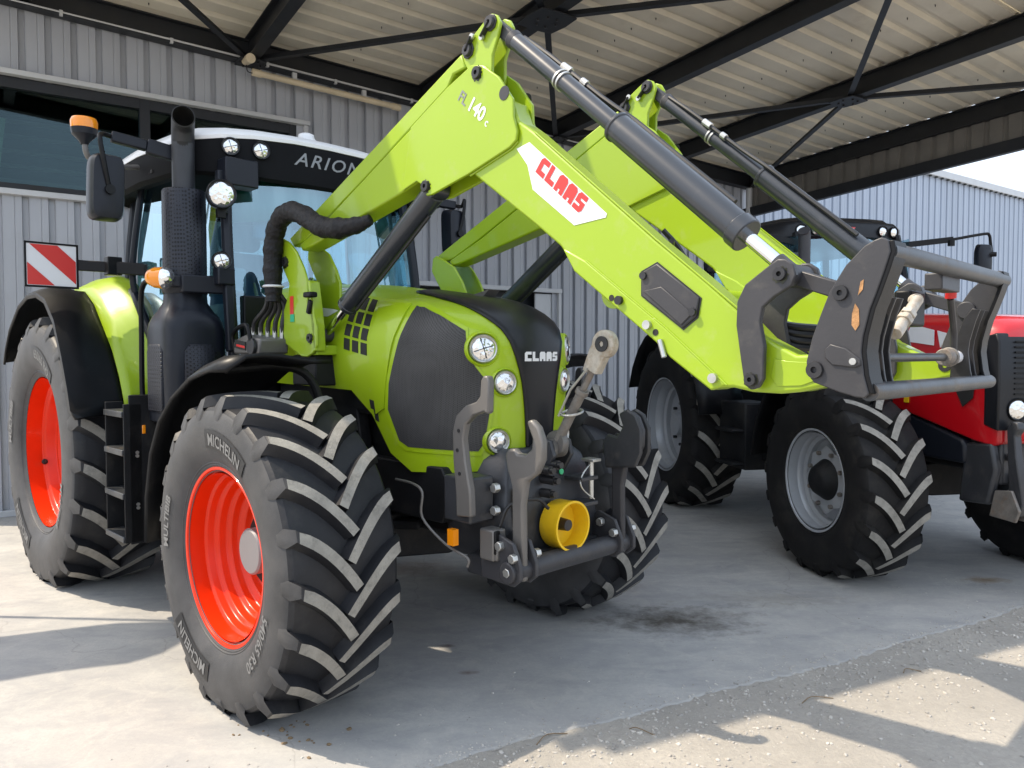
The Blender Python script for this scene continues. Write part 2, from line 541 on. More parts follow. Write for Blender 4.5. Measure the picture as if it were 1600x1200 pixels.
# ------------------------------------------------------------------ ground
def ground_material(name, base, kind):
    m = bpy.data.materials.new(name)
    m.use_nodes = True
    nt = m.node_tree
    L = nt.links.new
    b = nt.nodes['Principled BSDF']
    b.inputs['Roughness'].default_value = 0.85
    tc = nt.nodes.new('ShaderNodeTexCoord')
    def noise(scale, det=6.0, ro=0.6, vec=None, dist=0.0):
        n = nt.nodes.new('ShaderNodeTexNoise')
        n.inputs['Scale'].default_value = scale
        n.inputs['Detail'].default_value = det
        n.inputs['Roughness'].default_value = ro
        n.inputs['Distortion'].default_value = dist
        L(vec if vec else tc.outputs['Object'], n.inputs['Vector'])
        return n.outputs['Fac']
    def mrange(s, a, b_, c, d):
        r = nt.nodes.new('ShaderNodeMapRange')
        for k, v in zip(('From Min', 'From Max', 'To Min', 'To Max'), (a, b_, c, d)):
            r.inputs[k].default_value = v
        L(s, r.inputs['Value'])
        return r.outputs[0]
    def mixc(f, A, B):
        x = nt.nodes.new('ShaderNodeMix')
        x.data_type = 'RGBA'
        for s, v in (('A', A), ('B', B)):
            if isinstance(v, tuple): x.inputs[s].default_value = (*v, 1)
            else: L(v, x.inputs[s])
        L(f, x.inputs['Factor'])
        return x.outputs['Result']
    if kind == 'concrete':
        c = mixc(mrange(noise(0.9, 8), 0.35, 0.65, 0, 1), base, tuple(x * 0.80 for x in base))
        mp = nt.nodes.new('ShaderNodeMapping')
        mp.inputs['Rotation'].default_value = (0, 0, radians(-27))
        mp.inputs['Scale'].default_value = (1.3, 3.0, 1)
        L(tc.outputs['Object'], mp.inputs['Vector'])
        c = mixc(mrange(noise(1.6, 9, 0.7, mp.outputs[0], 0.4), 0.42, 0.70, 0, 0.75), c, (0.24, 0.245, 0.255))
        c = mixc(mrange(noise(0.45, 9, 0.75, None, 0.8), 0.45, 0.7, 0, 0.5), c, (0.30, 0.295, 0.285))
        c = mixc(mrange(noise(3.2, 9, 0.75, None, 1.5), 0.52, 0.62, 0, 0.35), c, (0.52, 0.49, 0.44))
        c = mixc(mrange(noise(7, 8, 0.7), 0.56, 0.78, 0, 0.45), c, (0.50, 0.46, 0.39))
        c = mixc(mrange(noise(16, 10, 0.8, None, 0.6), 0.40, 0.68, 0, 0.45), c, (0.30, 0.30, 0.30))
        c = mixc(mrange(noise(60, 10, 0.8), 0.42, 0.66, 0, 0.30), c, (0.27, 0.265, 0.26))
        c = mixc(mrange(noise(45, 3), 0.68, 0.74, 0, 0.6), c, (0.17, 0.155, 0.135))
        vo = nt.nodes.new('ShaderNodeTexVoronoi')
        vo.feature = 'DISTANCE_TO_EDGE'
        vo.inputs['Scale'].default_value = 0.33
        wv = nt.nodes.new('ShaderNodeVectorMath')
        wv.operation = 'MULTIPLY_ADD'
        wn_ = nt.nodes.new('ShaderNodeTexNoise')
        wn_.inputs['Scale'].default_value = 1.8
        wn_.inputs['Detail'].default_value = 8
        L(tc.outputs['Object'], wn_.inputs['Vector'])
        L(wn_.outputs['Color'], wv.inputs[0])
        wv.inputs[1].default_value = (0.9, 0.9, 0)
        L(tc.outputs['Object'], wv.inputs[2])
        L(wv.outputs[0], vo.inputs['Vector'])
        c = mixc(mrange(vo.outputs['Distance'], 0.0, 0.0028, 0.30, 0), c, (0.15, 0.145, 0.135))
        # oil and rust stains, each at its own spot
        for (sx, sy, rx, ry, col, a) in ((0.95, 4.5, 0.55, 0.30, (0.06, 0.05, 0.038), 0.95), (3.34, 5.32, 0.20, 0.10, (0.20, 0.13, 0.06), 0.8),
                                         (0.45, 5.2, 0.5, 0.3, (0.16, 0.14, 0.11), 0.5), (-0.75, 5.6, 0.35, 0.3, (0.16, 0.10, 0.06), 0.5),
                                         (-0.35, 4.1, 0.06, 0.03, (0.10, 0.06, 0.05), 0.8), (-0.22, 3.75, 0.05, 0.03, (0.12, 0.07, 0.05), 0.8),
                                         (1.7, 4.9, 0.6, 0.2, (0.19, 0.17, 0.13), 0.4)):
            mp = nt.nodes.new('ShaderNodeMapping')
            mp.vector_type = 'POINT'
            mp.inputs['Location'].default_value = (-sx / rx, -sy / ry, 0)
            mp.inputs['Scale'].default_value = (1 / rx, 1 / ry, 0)
            L(tc.outputs['Object'], mp.inputs['Vector'])
            ln = nt.nodes.new('ShaderNodeVectorMath')
            ln.operation = 'LENGTH'
            L(mp.outputs[0], ln.inputs[0])
            ad = nt.nodes.new('ShaderNodeMath')
            ad.operation = 'MULTIPLY_ADD'
            L(noise(9, 8, 0.7), ad.inputs[0])
            ad.inputs[1].default_value = 2.2
            L(ln.outputs['Value'], ad.inputs[2])
            c = mixc(mrange(ad.outputs[0], 1.1, 2.1, a, 0), c, col)
        hgt = noise(60, 6)
        bs, bd = 0.25, 0.004
    else:
        c = mixc(mrange(noise(1.3, 8), 0.35, 0.65, 0, 1), base, tuple(x * 0.75 for x in base))
        vo = nt.nodes.new('ShaderNodeTexVoronoi')
        vo.inputs['Scale'].default_value = 60
        L(tc.outputs['Object'], vo.inputs['Vector'])
        sp = nt.nodes.new('ShaderNodeSeparateColor')
        L(vo.outputs['Color'], sp.inputs[0])
        c = mixc(mrange(sp.outputs[0], 0.0, 1.0, 0, 0.40), c, (0.27, 0.255, 0.235))
        c = mixc(mrange(noise(18, 8, 0.75), 0.55, 0.75, 0, 0.6), c, (0.47, 0.43, 0.37))
        hgt = noise(70, 8, 0.7)
        bs, bd = 0.55, 0.02
    L(c, b.inputs['Base Color'])
    bp = nt.nodes.new('ShaderNodeBump')
    bp.inputs['Strength'].default_value = bs
    bp.inputs['Distance'].default_value = bd
    L(hgt, bp.inputs['Height'])
    L(bp.outputs[0], b.inputs['Normal'])
    return m

MT['concrete'] = ground_material('worn_concrete', (0.475, 0.46, 0.43), 'concrete')
MT['gravel'] = ground_material('crushed_gravel', (0.42, 0.39, 0.345), 'gravel')

g = MB()
g.add([(-400, -400, -0.004), (400, -400, -0.004), (400, 400, -0.004), (-400, 400, -0.004)], [(0, 1, 2, 3)])
tag(g.build('gravel_yard', 'gravel', recalc=False, smooth=False), kind='structure')

SLAB0 = Vector((-0.272, 2.894, 0))
SD = Vector((cos(radians(27.74)), sin(radians(27.74)), 0))
SN = Vector((-SD.y, SD.x, 0))
edge = []
rs = random.Random(3)
t = -9.0
while t < 26:
    edge.append(SLAB0 + SD * t + SN * (rs.uniform(-0.012, 0.012) + .015 * sin(t * 5.1) + .02 * sin(t * 1.7 + 1)))
    t += 0.035 if t < 6 else 0.4
top = [Vector((p.x, p.y, 0)) for p in edge]
n = len(top)
bk = [SLAB0 + SD * 26 + SN * 26, SLAB0 + SD * -9 + SN * 26]
g = MB()
low = [Vector((p.x, p.y, -0.06)) - SN * 0.02 for p in edge]
chf = [p - SN * 0.012 + Vector((0, 0, -0.003)) for p in top]
g.add(top + bk, [list(range(n + 2))])
g.add(top + chf, [(i, i + n, i + 1 + n, i + 1) for i in range(n - 1)])
g.add(chf + low, [(i, i + n, i + 1 + n, i + 1) for i in range(n - 1)])
sl = g.build('concrete_slab', 'concrete', recalc=False, smooth=False)
tag(sl, kind='structure')

# loose stones on the gravel, thickest along the slab edge
def stones(name, count, seed, place, smin, smax, matname, label):
    r = random.Random(seed)
    V_, F_ = [], []
    base = [(1, 0, 0), (-1, 0, 0), (0, 1, 0), (0, -1, 0), (0, 0, 1), (0, 0, -1), (.7, .7, .3), (-.7, .7, -.3), (.7, -.7, -.2), (-.7, -.7, .4)]
    bm0 = bmesh.new()
    bmesh.ops.create_icosphere(bm0, subdivisions=1, radius=1)
    bv = [v.co.copy() for v in bm0.verts]
    bf = [tuple(v.index for v in f.verts) for f in bm0.faces]
    bm0.free()
    for i in range(count):
        p = place(r)
        if p is None:
            continue
        sz = smin + (smax - smin) * r.random() ** 3
        R = Matrix.Rotation(r.random() * 6.28, 3, 'Z') @ Matrix.Rotation(r.uniform(-.5, .5), 3, 'X')
        sc = Vector((1, r.uniform(.55, 1), r.uniform(.35, .75))) * sz
        o = len(V_)
        for q in bv:
            q2 = Vector((q.x * sc.x, q.y * sc.y, q.z * sc.z)) * r.uniform(.78, 1.15)
            q2 = R @ q2
            V_.append((p[0] + q2.x, p[1] + q2.y, p[2] + q2.z + sz * .15))
        F_ += [tuple(k + o for k in f) for f in bf]
    me = bpy.data.meshes.new(name)
    me.from_pydata(V_, [], F_)
    me.materials.append(MT[matname])
    o = bpy.data.objects.new(name, me)
    COL.objects.link(o)
    return tag(o, label, None, None, 'stuff')
def place_gravel(r):
    t = r.uniform(-1.5, 7.5)
    d = abs(r.gauss(0, 1)) * 0.28 if r.random() < .5 else r.uniform(0, 2.6)
    p = SLAB0 + SD * t - SN * (d + 0.005)
    return (p.x, p.y, -0.004)
stones('gravel_stones', 12000, 5, place_gravel, 0.002, 0.013, 'stone', 'loose grey stones scattered over the gravel yard')
def place_crumb(r):
    t = r.uniform(-1.5, 7.0)
    p = SLAB0 + SD * t + SN * (abs(r.gauss(0, .05)) if r.random() < .7 else abs(r.gauss(0, .35)))
    return (p.x, p.y, 0.0)
stones('concrete_crumbs', 2600, 9, place_crumb, 0.002, 0.008, 'stone', 'fine grit washed onto the edge of the concrete')
def place_mud(r):
    p = Vector((-0.98 + r.gauss(0, .12), 3.15 + r.gauss(0, .07), 0))
    return (p.x, p.y, 0.0)
stones('mud_flakes', 26, 4, place_mud, 0.006, 0.02, 'mud', 'dry brown mud flakes below the near front tyre')
tw = MB()
for (x, y, a, l) in ((1.32, 3.42, 0.3, .17), (.6, 3.12, 2.6, .12), (1.95, 3.75, .2, .1), (.1, 3.05, .6, .16)):
    tw.tube([(x, y, -.022), (x + l * .5 * cos(a) - .02, y + l * .5 * sin(a) + .02, -.012), (x + l * cos(a), y + l * sin(a), -.022)], 0.0022, 6, smooth=3)
tw.v = [(x, y, z + .02) for x, y, z in tw.v]
tag(tw.build('twigs', 'mud'), 'thin dark twigs lying on the gravel', kind='stuff')

# ------------------------------------------------------------------ warehouse wall (x along the wall, -y towards the yard)
WA = radians(34.5)
W0 = (-4.98, 7.38, 0)
wh = empty('warehouse', W0, WA, label='warehouse clad in light grey ribbed sheet behind both tractors', cat='building')
PW = 0.222
def clad_mesh(name, z0, z1, m, pw=PW, dep=0.042):
    k = pw / 0.222
    prof = [(0, 0), (.088 * k, 0), (.093 * k, .005), (.099 * k, .005), (.104 * k, 0), (.152 * k, 0), (.159 * k, dep), (.207 * k, dep), (.215 * k, 0), (.2225 * k, 0)]
    b = MB()
    n = len(prof)
    b.add([(x, y, z0) for x, y in prof] + [(x, y, z1) for x, y in prof], [(i, i + 1, i + 1 + n, i + n) for i in range(n - 1)])
    return b.mesh(name, m, smooth=False, recalc=False)
ZT = 5.4
WIN = (-0.5, 3.06, 3.17, 4.27)
DOOR = (4.40, 6.84, 0.0, 2.478)
cm = {k: clad_mesh('cladding_panel', *k, 'clad') for k in ((0.06, ZT), (0.06, WIN[2]), (WIN[3], ZT), (DOOR[3], ZT))}
i0 = -3
for i in range(i0, 50):
    x = i * PW + 0.092
    xc = x + PW / 2
    if WIN[0] < xc < WIN[1]:
        inst('cladding_panel', cm[(0.06, WIN[2])], wh, (x, 0, 0))
        inst('cladding_panel', cm[(WIN[3], ZT)], wh, (x, 0, 0))
    elif DOOR[0] < xc < DOOR[1]:
        inst('cladding_panel', cm[(DOOR[3], ZT)], wh, (x, 0, 0))
    else:
        inst('cladding_panel', cm[(0.06, ZT)], wh, (x, 0, 0))
XL, XR = i0 * PW + 0.092, 50 * PW + 0.092
core = MB()
def cbox(x0, x1, z0, z1, y0=0.04, y1=0.24):
    core.box(((x0 + x1) / 2, (y0 + y1) / 2 + .01, (z0 + z1) / 2), (x1 - x0, y1 - y0, z1 - z0))
cbox(XL, WIN[0], 0, ZT); cbox(WIN[0], WIN[1], 0, WIN[2]); cbox(WIN[0], WIN[1], WIN[3], ZT)
cbox(WIN[1], DOOR[0], 0, ZT); cbox(DOOR[0], DOOR[1], DOOR[3], ZT); cbox(DOOR[1], XR, 0, ZT)
core.build('wall_core', 'room', wh, smooth=False)
pl = MB()
pl.box(((XL + DOOR[0]) / 2, .005, .03), (DOOR[0] - XL, .07, .06)).box(((XR + DOOR[1]) / 2, .005, .03), (XR - DOOR[1], .07, .06))
pl.build('base_flashing', 'trim', wh, bevel=.004)
# window band
wf = MB()
wf.box(((WIN[0] + WIN[1]) / 2, -.03, WIN[3] + .02), (WIN[1] - WIN[0] + .12, .09, .05))
wf.box(((WIN[0] + WIN[1]) / 2, -.03, WIN[2] - .02), (WIN[1] - WIN[0] + .06, .09, .055))
wf.box((WIN[1] + .02, -.01, (WIN[2] + WIN[3]) / 2), (.05, .08, WIN[3] - WIN[2] - .01))
win = wf.build('window', 'trim', wh, bevel=.004)
for x in (-.45, 1.36, 2.95):
    MB().box((x, .05, (WIN[2] + WIN[3]) / 2), (.10, .08, WIN[3] - WIN[2])).build('mullion', 'beam', win, bevel=.004)
MB().box(((WIN[0] + WIN[1]) / 2, .05, WIN[3] - .06), (WIN[1] - WIN[0], .07, .10)).build('head_rail', 'beam', win, bevel=.003)
MB().box(((WIN[0] + WIN[1]) / 2, .05, WIN[2] + .04), (WIN[1] - WIN[0], .07, .07)).build('sill_rail', 'beam', win, bevel=.003)
for a, b_ in ((-.4, 1.31), (1.41, 2.9)):
    MB().box(((a + b_) / 2, .07, (WIN[2] + WIN[3]) / 2), (b_ - a, .008, WIN[3] - WIN[2] - .1)).build('pane', 'winglass', win, smooth=False)
rm = MB()
rm.box((1.6, 3.0, 3.8), (4.4, .1, 1.9)).box((1.6, 1.6, 2.9), (4.4, 2.7, .1)).box((1.6, 1.6, 4.7), (4.4, 2.7, .1)).box((-.52, 1.6, 3.8), (.1, 2.9, 1.9)).box((3.75, 1.6, 3.8), (.1, 2.9, 1.9))
for k in range(9):
    rm.box((1.6, 2.92, 3.05 + k * .19), (4.3, .05, .05), mi=1)  # pale bars stand in for ceiling lines reflected in the panes
rm.build('room_lining', ['lining', 'trim'], wh, smooth=False)
MB().box((-.12, .5, 3.55), (.42, .04, .9), Matrix.Rotation(.12, 3, 'Y')).build('inner_panel', mat('pale_green_panel', (.38, .55, .45), .6), wh)
# doorway
dw = MB()
dw.box(((DOOR[0] + DOOR[1]) / 2, -.02, DOOR[3] + .025), (DOOR[1] - DOOR[0] + .1, .10, .06))
dw.box((DOOR[1] + .025, -.01, DOOR[3] / 2), (.05, .08, DOOR[3]))
dw.box((DOOR[1] - .20, .03, DOOR[3] / 2 - .01), (.36, .03, DOOR[3] - .02))
door = dw.build('doorway', 'trim', wh, bevel=.004)
MB().box(((DOOR[0] + DOOR[1]) / 2, .2, DOOR[3] / 2), (DOOR[1] - DOOR[0], .05, DOOR[3])).build('door_leaf', 'beam', door)
for x in (4.7, 5.35, 6.0):
    MB().box((x + .1, .17, 1.85), (.5, .02, .8)).build('door_pane', 'winglass', door, bevel=.003)
# downpipe near the canopy end
dp = MB()
dp.cyl((11.0, -.12, 0), (11.0, -.12, 4.5), .055, n=16)
for z in (1, 2.5, 4):
    dp.cyl((11.0, -.12, z), (11.0, -.12, z + .05), .063, n=16)
dp.build('downpipe', 'trim', wh)

# cable, lamp tube and sensor under the canopy beam
cb = MB()
cb.tube([(-1.0, -.16, 4.965), (2.2, -.16, 4.86), (4.4, -.16, 4.775), (8, -.16, 4.62)], .013, 8)
for x in (.6, 1.6, 2.6, 3.4, 4.4):
    cb.box((x, -.16, 4.927 - .0375 * x), (.03, .04, .05))
tag(cb.build('cable_conduit', 'trim', empty('conduit_run', W0, WA, label='thin pale cable conduit running along under the wall beam', cat='conduit')))
lt = empty('tube_lamp', W0, WA, label='long unlit cream tube lamp hung on the wall beneath the conduit', cat='lamp')
MB().cyl((2.50, -.2, 4.70), (4.16, -.2, 4.635), .035, n=14).build('tube_body', 'cream', lt)
for x in (2.47, 4.17):
    MB().cyl((x - .05, -.2, 4.701 - .039 * (x - 2.5)), (x + .05, -.2, 4.697 - .039 * (x - 2.5)), .042, n=14).build('end_cap', 'cream', lt)
for x in (2.9, 3.75):
    MB().box((x, -.18, 4.76 - .039 * (x - 2.5)), (.05, .04, .1)).build('bracket', 'trim', lt)
sn = empty('round_sensor', W0, WA, label='small round white sensor under the beam joint at the wall', cat='sensor')
MB().cyl((2.36, -.36, 4.79), (2.36, -.16, 4.82), .052, .045, n=20).build('housing', 'cream', sn)
MB().tube([(2.36, -.2, 4.78), (2.37, -.2, 4.7), (2.45, -.2, 4.69)], .006, 6, smooth=4).build('lead', 'hose', sn)

# ------------------------------------------------------------------ canopy
cp = empty('canopy', W0, WA, label='open steel canopy with dark beams and cream ribbed roof sheets above the tractors', cat='canopy')
def CZ(s, o): return 5.16 - 0.040 * s + 0.056 * o
S0, S1, OD = -1.15, 11.1, 5.72
def OE(s): return 4.34 + 0.168 * s      # unseen eaves line, skewed so its shadow leaves the lower gravel sunlit
BS = (0.27, 2.42, 4.57, 6.72, 8.87, 11.02)
RP = 0.30
def sheet(o0, nr, s0, s1):
    b = MB()
    prof = []
    for k in range(nr):
        q = o0 + k * RP
        prof += [(q, 0), (q + .16, 0), (q + .185, .045), (q + .255, .045), (q + .28, 0)]
    prof.append((o0 + nr * RP + .0, 0))
    m_ = len(prof)
    V1 = []
    for s_ in (s0, s1):
        for o, z in prof:
            oc = min(o, OE(s_))
            V1.append((s_, -oc, CZ(s_, oc) + .01 + z))
    b.add(V1, [(i, i + 1, i + 1 + m_, i + m_) for i in range(m_ - 1)])
    b.add([(x, y, z + .006) for x, y, z in V1], [(i, i + m_, i + 1 + m_, i + 1) for i in range(m_ - 1)])
    return b.build('roof_sheet', 'ceil', cp, smooth=False, recalc=False)
for k in range(5):
    for s0, s1 in ((S0, 4.9), (4.85, S1)):
        sheet(-0.05 + k * 4 * RP, 4, s0, s1)
def ibeam(b, p0, p1, h=.22, w=.12, tf=.014, tw_=.010):
    p0, p1 = Vector(p0), Vector(p1)
    dz = Vector((0, 0, 1))
    b.bar(p0 - dz * (tf / 2), p1 - dz * (tf / 2), w, tf)
    b.bar(p0 - dz * (h - tf / 2), p1 - dz * (h - tf / 2), w, tf)
    b.bar(p0 - dz * (h / 2), p1 - dz * (h / 2), tw_, h - 2 * tf)
for s in BS:
    b = MB()
    ibeam(b, (s, -.02, CZ(s, 0)), (s, -OE(s), CZ(s, OE(s))), .24 if s > 1 else .2, .13)
    b.build('beam', 'beam', cp, smooth=False)
b = MB()
ibeam(b, (S0, -.10, CZ(S0, 0) - .002), (S1, -.10, CZ(S1, 0) - .002), .24, .14)
b.build('wall_beam', 'beam', cp, smooth=False)
b = MB()
ibeam(b, (S0, -OE(S0) - .02, CZ(S0, OE(S0))), (S1, -OE(S1) - .02, CZ(S1, OE(S1))), .26, .14)
b.build('eaves_beam', 'beam', cp, smooth=False)
def brace(a, c):
    pa = (a[0], -a[1], CZ(*a) - .235)
    pc = (c[0], -c[1], CZ(*c) - .235)
    bb = MB()
    bb.bar(pa, pc, .065, .008)
    bb.bar((pa[0], pa[1], pa[2] + .03), (pc[0], pc[1], pc[2] + .03), .008, .055)
    bb.build('brace', 'beam', cp, smooth=False)
def gusset(s, o, r=.2):
    g_ = MB()
    z = CZ(s, o) - .247
    g_.add([(s + r * cos(a) * (1.15 if i % 2 else .9), -o + r * sin(a) * (1.15 if i % 2 else .9), z - .006 + .04 * 0) for i, a in enumerate([k * pi / 4 for k in range(8)])], [list(range(8))])
    gg = g_.build('gusset_plate', 'beam', cp, solid=.012, smooth=False)
    for a in range(6):
        bx, by = s + .11 * cos(a * 1.05), -o + .11 * sin(a * 1.05)
        MB().cyl((bx, by, z - .03), (bx, by, z), .014, n=8).build('bolt', 'pin', gg)
N1, N2 = (BS[2], 2.75), (BS[4], 3.3)
for a, c in (((BS[1], .12), N1), (N1, (BS[3], 5.1)), (N1, (BS[3], .12)), (N1, (BS[1], 4.6)), ((BS[1], .12), (BS[0], 2.4)),
             ((BS[3], .12), N2), (N2, (BS[5], 5.6)), (N2, (BS[5], .12)), (N2, (BS[3], 5.1))):
    brace(a, c)
gusset(*N1, .26); gusset(*N2, .2); gusset(BS[1], .14, .17); gusset(BS[3], .16, .14)
sc_ = MB()
for o in [(-0.05 + .08 + k * RP) for k in range(18)]:
    for s in [S0 + .3 + j * 1.1 for j in range(11)]:
        if o < OE(s) - .1 and o > .1:
            z = CZ(s, o) + .008
            ss = s + .05 * sin(o * 9)
            sc_.cyl((ss, -o, z - .022), (ss, -o, z), .004, .006, n=5)
tag(sc_.build('roof_screws', 'pin', cp, smooth=False), kind='stuff')
# end fascia: ribbed sheet strip hung below the last beam, with a bottom rail
fm = {}
for k in range(24):
    o = .1 + k * .23
    if o + .23 > OD + .1:
        break
    b = MB()
    z = CZ(BS[5], o) - .24
    x = BS[5] + .02
    prof = [(0, 0), (.13, 0), (.145, .03), (.20, .03), (.215, 0), (.23, 0)]
    q = len(prof)
    b.add([(x + d, -o - w, z + .056 * w + .02) for w, d in prof] + [(x + d, -o - w, z + .056 * w - .36) for w, d in prof], [(i, i + 1, i + 1 + q, i + q) for i in range(q - 1)])
    b.build('fascia_panel', 'fascia', cp, smooth=False, solid=.003)
b = MB()
b.bar((BS[5], 0, CZ(BS[5], 0) - .66), (BS[5], -OD, CZ(BS[5], OD) - .66), .10, .16)
b.build('fascia_rail', 'beam', cp, bevel=.006)
# corner posts of the canopy, both out of frame on the yard side
for s in (S1 - .1,):
    b = MB()
    b.box((s, -OE(s) - .02, (CZ(s, OE(s)) - .26) / 2), (.14, .14, CZ(s, OE(s)) - .26))
    b.build('post', 'beam', cp, bevel=.006)

# ------------------------------------------------------------------ second hall further right
hb = empty('skylit_hall', W0, WA, label='tall sheet metal hall beyond the end of the canopy, blue skylight put into its colour', cat='building')
hm_ = clad_mesh('cladding_panel', 0.0, 5.72, 'skylit_wall', .27, .03)
for i in range(62):
    inst('cladding_panel', hm_, hb, (11.2 + i * .27, .3, 0))
MB().box((11.2 + 31 * .27, .48, 2.85), (62 * .27, .2, 5.7)).build('wall_core', 'room', hb, smooth=False)
b = MB()
b.box((11.2 + 31 * .27, .27, 5.77), (62 * .27 + .1, .12, .16))
b.build('roof_trim', 'trim', hb, bevel=.01)
for i in range(62):
    MB().box((11.2 + i * .27 + .18, .255, 5.675), (.06, .05, .03)).build('closure_strip', 'room', hb) if i < 50 else None

# ------------------------------------------------------------------ banner on a pole beyond the left edge, unseen, shaped to throw the ground shadow
fl = empty('banner', (-4.62, 4.66, 0), 0, label='unseen banner on a pole left of the near rear tyre, guessed from its shadow', cat='banner')
MB().tube([(0, 0, .05), (0, 0, 2.2), (.0, 0, 3.95)], .018, 10).build('pole', 'zinc', fl)
MB().lathe([(.0, .1), (.2, .1), (.24, .06), (.25, 0), (0, 0)], 24, axis='z').build('foot', 'dark', fl)
b = MB()
secs = []
for z, y0, y1 in ((3.92, -.03, -.30), (3.86, -.02, -.48), (3.7, -.02, -.62), (3.4, -.03, -.70), (3.15, -.06, -.78), (2.75, -.2, -.95), (2.35, -.35, -1.1), (1.9, -.48, -1.22), (1.4, -.6, -1.3)):
    secs.append([(.03 * sin(z * 2 + a * 3), y0 + (y1 - y0) * a, z) for a in (0, .25, .5, .75, 1)])
b.loft(secs, closed=False, caps=False)
b.build('banner_cloth', 'flag', fl, solid=.004)

# ------------------------------------------------------------------ wheels
def tyre_parts(R, W, rr, nl, cz, lugh=.052, delta=.34, flat=True, wt=.040):
    """tyre mesh about the local y axis, lug V pointing down at the front (+x); cz = axle height"""
    Rc = R - lugh
    H = R - rr
    half = [(rr - .012, .40), (rr + .012, .420), (rr + .017, .428), (rr + .022, .426), (rr + .027, .436), (rr + .032, .434), (rr + .05, .455), (rr + H * .30, .492), (rr + H * .48, .50), (rr + H * .62, .492), (Rc - .055, .478), (Rc - .028, .462), (Rc - .012, .43), (Rc - .006, .36), (Rc, .2)]
    prof = [(r, -w * W) for r, w in half] + [(Rc + .002, 0)] + [(r, w * W) for r, w in reversed(half)]
    k = len(prof)
    mi = [1 if (j < 11 or j >= k - 12) else 0 for j in range(k - 1)]
    b = MB()
    b.lathe(prof, 96, mi=mi)
    def crown(y):
        q = abs(2 * y / W)
        return Rc - .012 * q ** 4
    for side in (-1, 1):
        for i in range(nl):
            ph0 = 2 * pi * (i + (.5 if side > 0 else 0)) / nl
            path = []
            # (a: arc length from shoulder, y, base radius, top radius, width)
            for r_, yy, hh in ((Rc - .11, .490, -.006), (Rc - .055, .476, .006)):
                path.append((.0, yy * W, r_, None, wt * 1.25, hh))
            ns = 9
            for j in range(ns + 1):
                t_ = j / ns
                y = W * (.468 - t_ * .50)
                a = -R * delta * (t_ ** 1.75 * .8 + t_ * .2)
                path.append((a, y, crown(y) - .004, R - .016 * abs(2 * y / W) ** 2.2 - (.004 if j == 0 else 0), wt * (1.18 - .18 * t_), 0))
            vs_ = []
            m_ = len(path)
            for j, (a, y, rb, rt, w, hh) in enumerate(path):
                pa, pc = path[max(j - 1, 0)], path[min(j + 1, m_ - 1)]
                if j < 3:
                    T = Vector((0, -1))
                else:
                    T = Vector((pc[0] - pa[0], pc[1] - pa[1])).normalized()
                P = Vector((-T.y, T.x))
                for sgn, wf, lvl in ((1, 1.0, 1), (-1, 1.0, 1), (-1, 1.75, 0), (1, 1.75, 0)):
                    aa = a + P.x * sgn * w * wf / 2
                    yy = y + P.y * sgn * w * wf / 2 * (1 if j > 3 else .3)
                    if rt is None:
                        r = rb
                        yo = yy + (hh if lvl else -.012)
                    else:
                        r = rt if lvl else rb
                        yo = yy - (.022 if (lvl and j == 2) else 0)
                    ph = ph0 + aa / R
                    vs_.append((r * cos(ph), side * yo, r * sin(ph)))
            fs, ms = [], []
            for j in range(m_ - 1):
                for c in range(4):
                    if c == 2:
                        continue
                    f = (j * 4 + c, j * 4 + (c + 1) % 4, (j + 1) * 4 + (c + 1) % 4, (j + 1) * 4 + c)
                    fs.append(f)
                    ms.append(2 if (c == 0 and j >= 3) else (1 if j < 2 else 0))
            fs.append((0, 1, 2, 3)); ms.append(1)
            e = (m_ - 1) * 4
            fs.append((e + 3, e + 2, e + 1, e)); ms.append(0)
            o = len(b.v)
            b.v += vs_
            b.f += [[q + o for q in f] for f in fs]
            b.m += ms
    if flat:     # the loaded tyre stands flat on the ground
        nv = []
        for x, y, z in b.v:
            d = -cz + .003 - z
            if d > 0:
                y = y * (1 + d * .5)
                z = -cz + .003
            elif z < -cz + .16:
                y = y * (1 + .05 * (1 - (z + cz) / .16))
            nv.append((x, y, z))
        b.v = nv
    def side_y(r):
        pts = [(q, w * W) for q, w in half]
        for (r0, w0), (r1, w1) in zip(pts, pts[1:]):
            if r0 <= r <= r1:
                return w0 + (w1 - w0) * (r - r0) / (r1 - r0)
        return pts[-1][1]
    return b, side_y

def arc_text(b, txt, size, r0, phc, sy, s=-1, lift=.003, bold=.0, mi=0, space=1.0, flip=1):
    V_, F_ = text_geo(txt, size, bold=bold, space=space)
    out = []
    for p in V_:
        r = r0 + p.y
        ph = phc - flip * p.x / (r0 + size * .35)
        out.append((r * cos(ph), s * (sy(r) + lift), r * sin(ph)))
    b.add(out, F_, mi)
def arc_band(b, r0, r1, pa, pb, sy, s=-1, lift=.0045, n=28, mi=0):
    rows = []
    for i in range(n + 1):
        ph = pa + (pb - pa) * i / n
        rows.append([(r * cos(ph), s * (sy(r) + lift), r * sin(ph)) for r in [r0 + (r1 - r0) * k / 9 for k in range(10)]])
    b.loft(rows, closed=False, caps=False, mi=mi)

def rim_mesh(name, rr, face, steps, m, disc_at, hub_r, n=72):
    """rim lathe: face = y of the flange (negative = outer side), steps go inwards"""
    prof = [(rr - .015, face + .02), (rr + .006, face + .012), (rr + .014, face + .002), (rr + .008, face - .006), (rr - .004, face - .004), (rr - .012, face + .012)]
    prof += [(r, face + d) for r, d in steps]
    b = MB()
    b.lathe(prof, n)
    return b

# ------------------------------------------------------------------ green tractor
TP = (-0.4245, 4.1838, 0)
TA = -0.796
tr = empty('green_tractor', TP, TA, label='large lime green tractor with orange red wheels and front loader, nearest the camera', cat='tractor')

